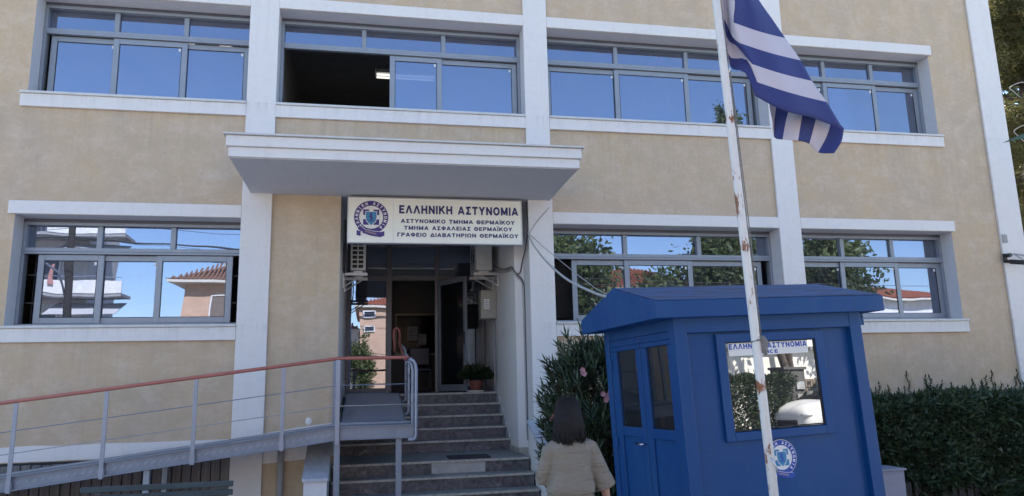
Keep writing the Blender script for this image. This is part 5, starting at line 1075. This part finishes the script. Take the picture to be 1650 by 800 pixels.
# utility pole with street lamp and wires
t = thing('utility_pole', 'wooden utility pole with lamp arm across the street, mirrored in the lower left window', 'utility pole', (-11.3,-18.9,0))
mb = MB(); mb.tube([(-11.25,-18.9,-.1),(-11.4,-18.9,5),(-11.6,-18.9,9.6)], [.15,.13,.11], 12); mb.build('shaft', 'wood', t, smooth=True)
mb = MB(); mb.box(-12.3,-18.95,8.6, -10.9,-18.85,8.7); mb.build('crossarm', 'wood', t)
mb = MB(); mb.tube([(-11.5,-18.85,5.2),(-11.6,-18.5,6.0),(-11.9,-18.1,6.3),(-12.4,-17.7,6.35)], .035, 8); mb.build('lamp_arm', 'steel_l', t, smooth=True)
mb = MB(); mb.ell((-12.6,-17.5,6.33), .28,.16,.08, 10); mb.build('lamp_head', 'steel_l', t, smooth=True)
for i, (za, zb_, sag, r) in enumerate(((7.5,7.0,.35,.045),(8.25,8.3,.5,.012),(8.2,7.7,.45,.012),(6.9,5.6,.5,.012),(8.1,6.2,.6,.010),(7.3,5.0,.6,.010))):
    pts = [(-11.55+(22+3*i)*u, -18.85+.25*i+2.0*u*(i % 3), za*(1-u)+zb_*u-sag*4*u*(1-u)) for u in np.linspace(0,1,15)]
    o = MB(); o.tube(pts, r, 5); tag(o.build('street_wire', 'cable_d', smooth=True), 'dark overhead wire strung along the far side of the street', 'wire', 'overhead wires across the street')
    pts = [(-11.55-18*u, -18.85-.2*i, za*(1-u)+(zb_+.5)*u-sag*4*u*(1-u)) for u in np.linspace(0,1,12)]
    o = MB(); o.tube(pts, r, 5); tag(o.build('street_wire', 'cable_d', smooth=True), 'dark overhead wire strung along the far side of the street', 'wire', 'overhead wires across the street')
TG = 'trees across the street'
tree('street_tree', 'round leafy tree across the street, leftmost of those mirrored in the middle lower window', 'tree', (8.9,-21.3,0), 9.6, (2.5,2.2,3.0), 8000, .32, 'l_tree', grp=TG, cz=6.5)
tree('street_tree', 'broad leafy tree leaning over the gate post across the street', 'tree', (18.9,-21.0,0), 10.0, (2.4,2.1,2.7), 7500, .32, 'l_tree', grp=TG, cz=6.9, lean=(-1.9,0))
tree('street_tree', 'tall thin tree across the street whose top is mirrored in the window behind the flagpole', 'tree', (19.4,-21.8,0), 16.5, (.9,.9,3.2), 2600, .26, 'l_tree', grp=TG, cz=13.6, lean=(-1.2,0), clump=40)
tree('street_tree', 'leafy tree across the street mirrored in the right lower window', 'tree', (22.6,-21.0,0), 9.4, (2.0,2.0,3.1), 6500, .32, 'l_tree', grp=TG, cz=6.4)
tree('street_tree', 'small tree across the street mirrored in the middle of the lower window behind the booth', 'tree', (14.2,-22.2,0), 7.2, (1.8,1.6,1.9), 4200, .28, 'l_tree', grp=TG, cz=5.2)
tree('street_tree', 'small tree beside the tiled peach house across the street', 'tree', (-4.6,-21.5,GZ), 7.0, (1.5,1.4,2.2), 3600, .22, 'l_tree', grp=TG, cz=5.2)
tree('street_tree', 'low tree in front of the peach house, mirrored in the door side pane', 'tree', (-.55,-19.6,0), 5.0, (1.0,.8,1.9), 3600, .17, 'l_tree', grp=TG, cz=2.4, tr=.07)
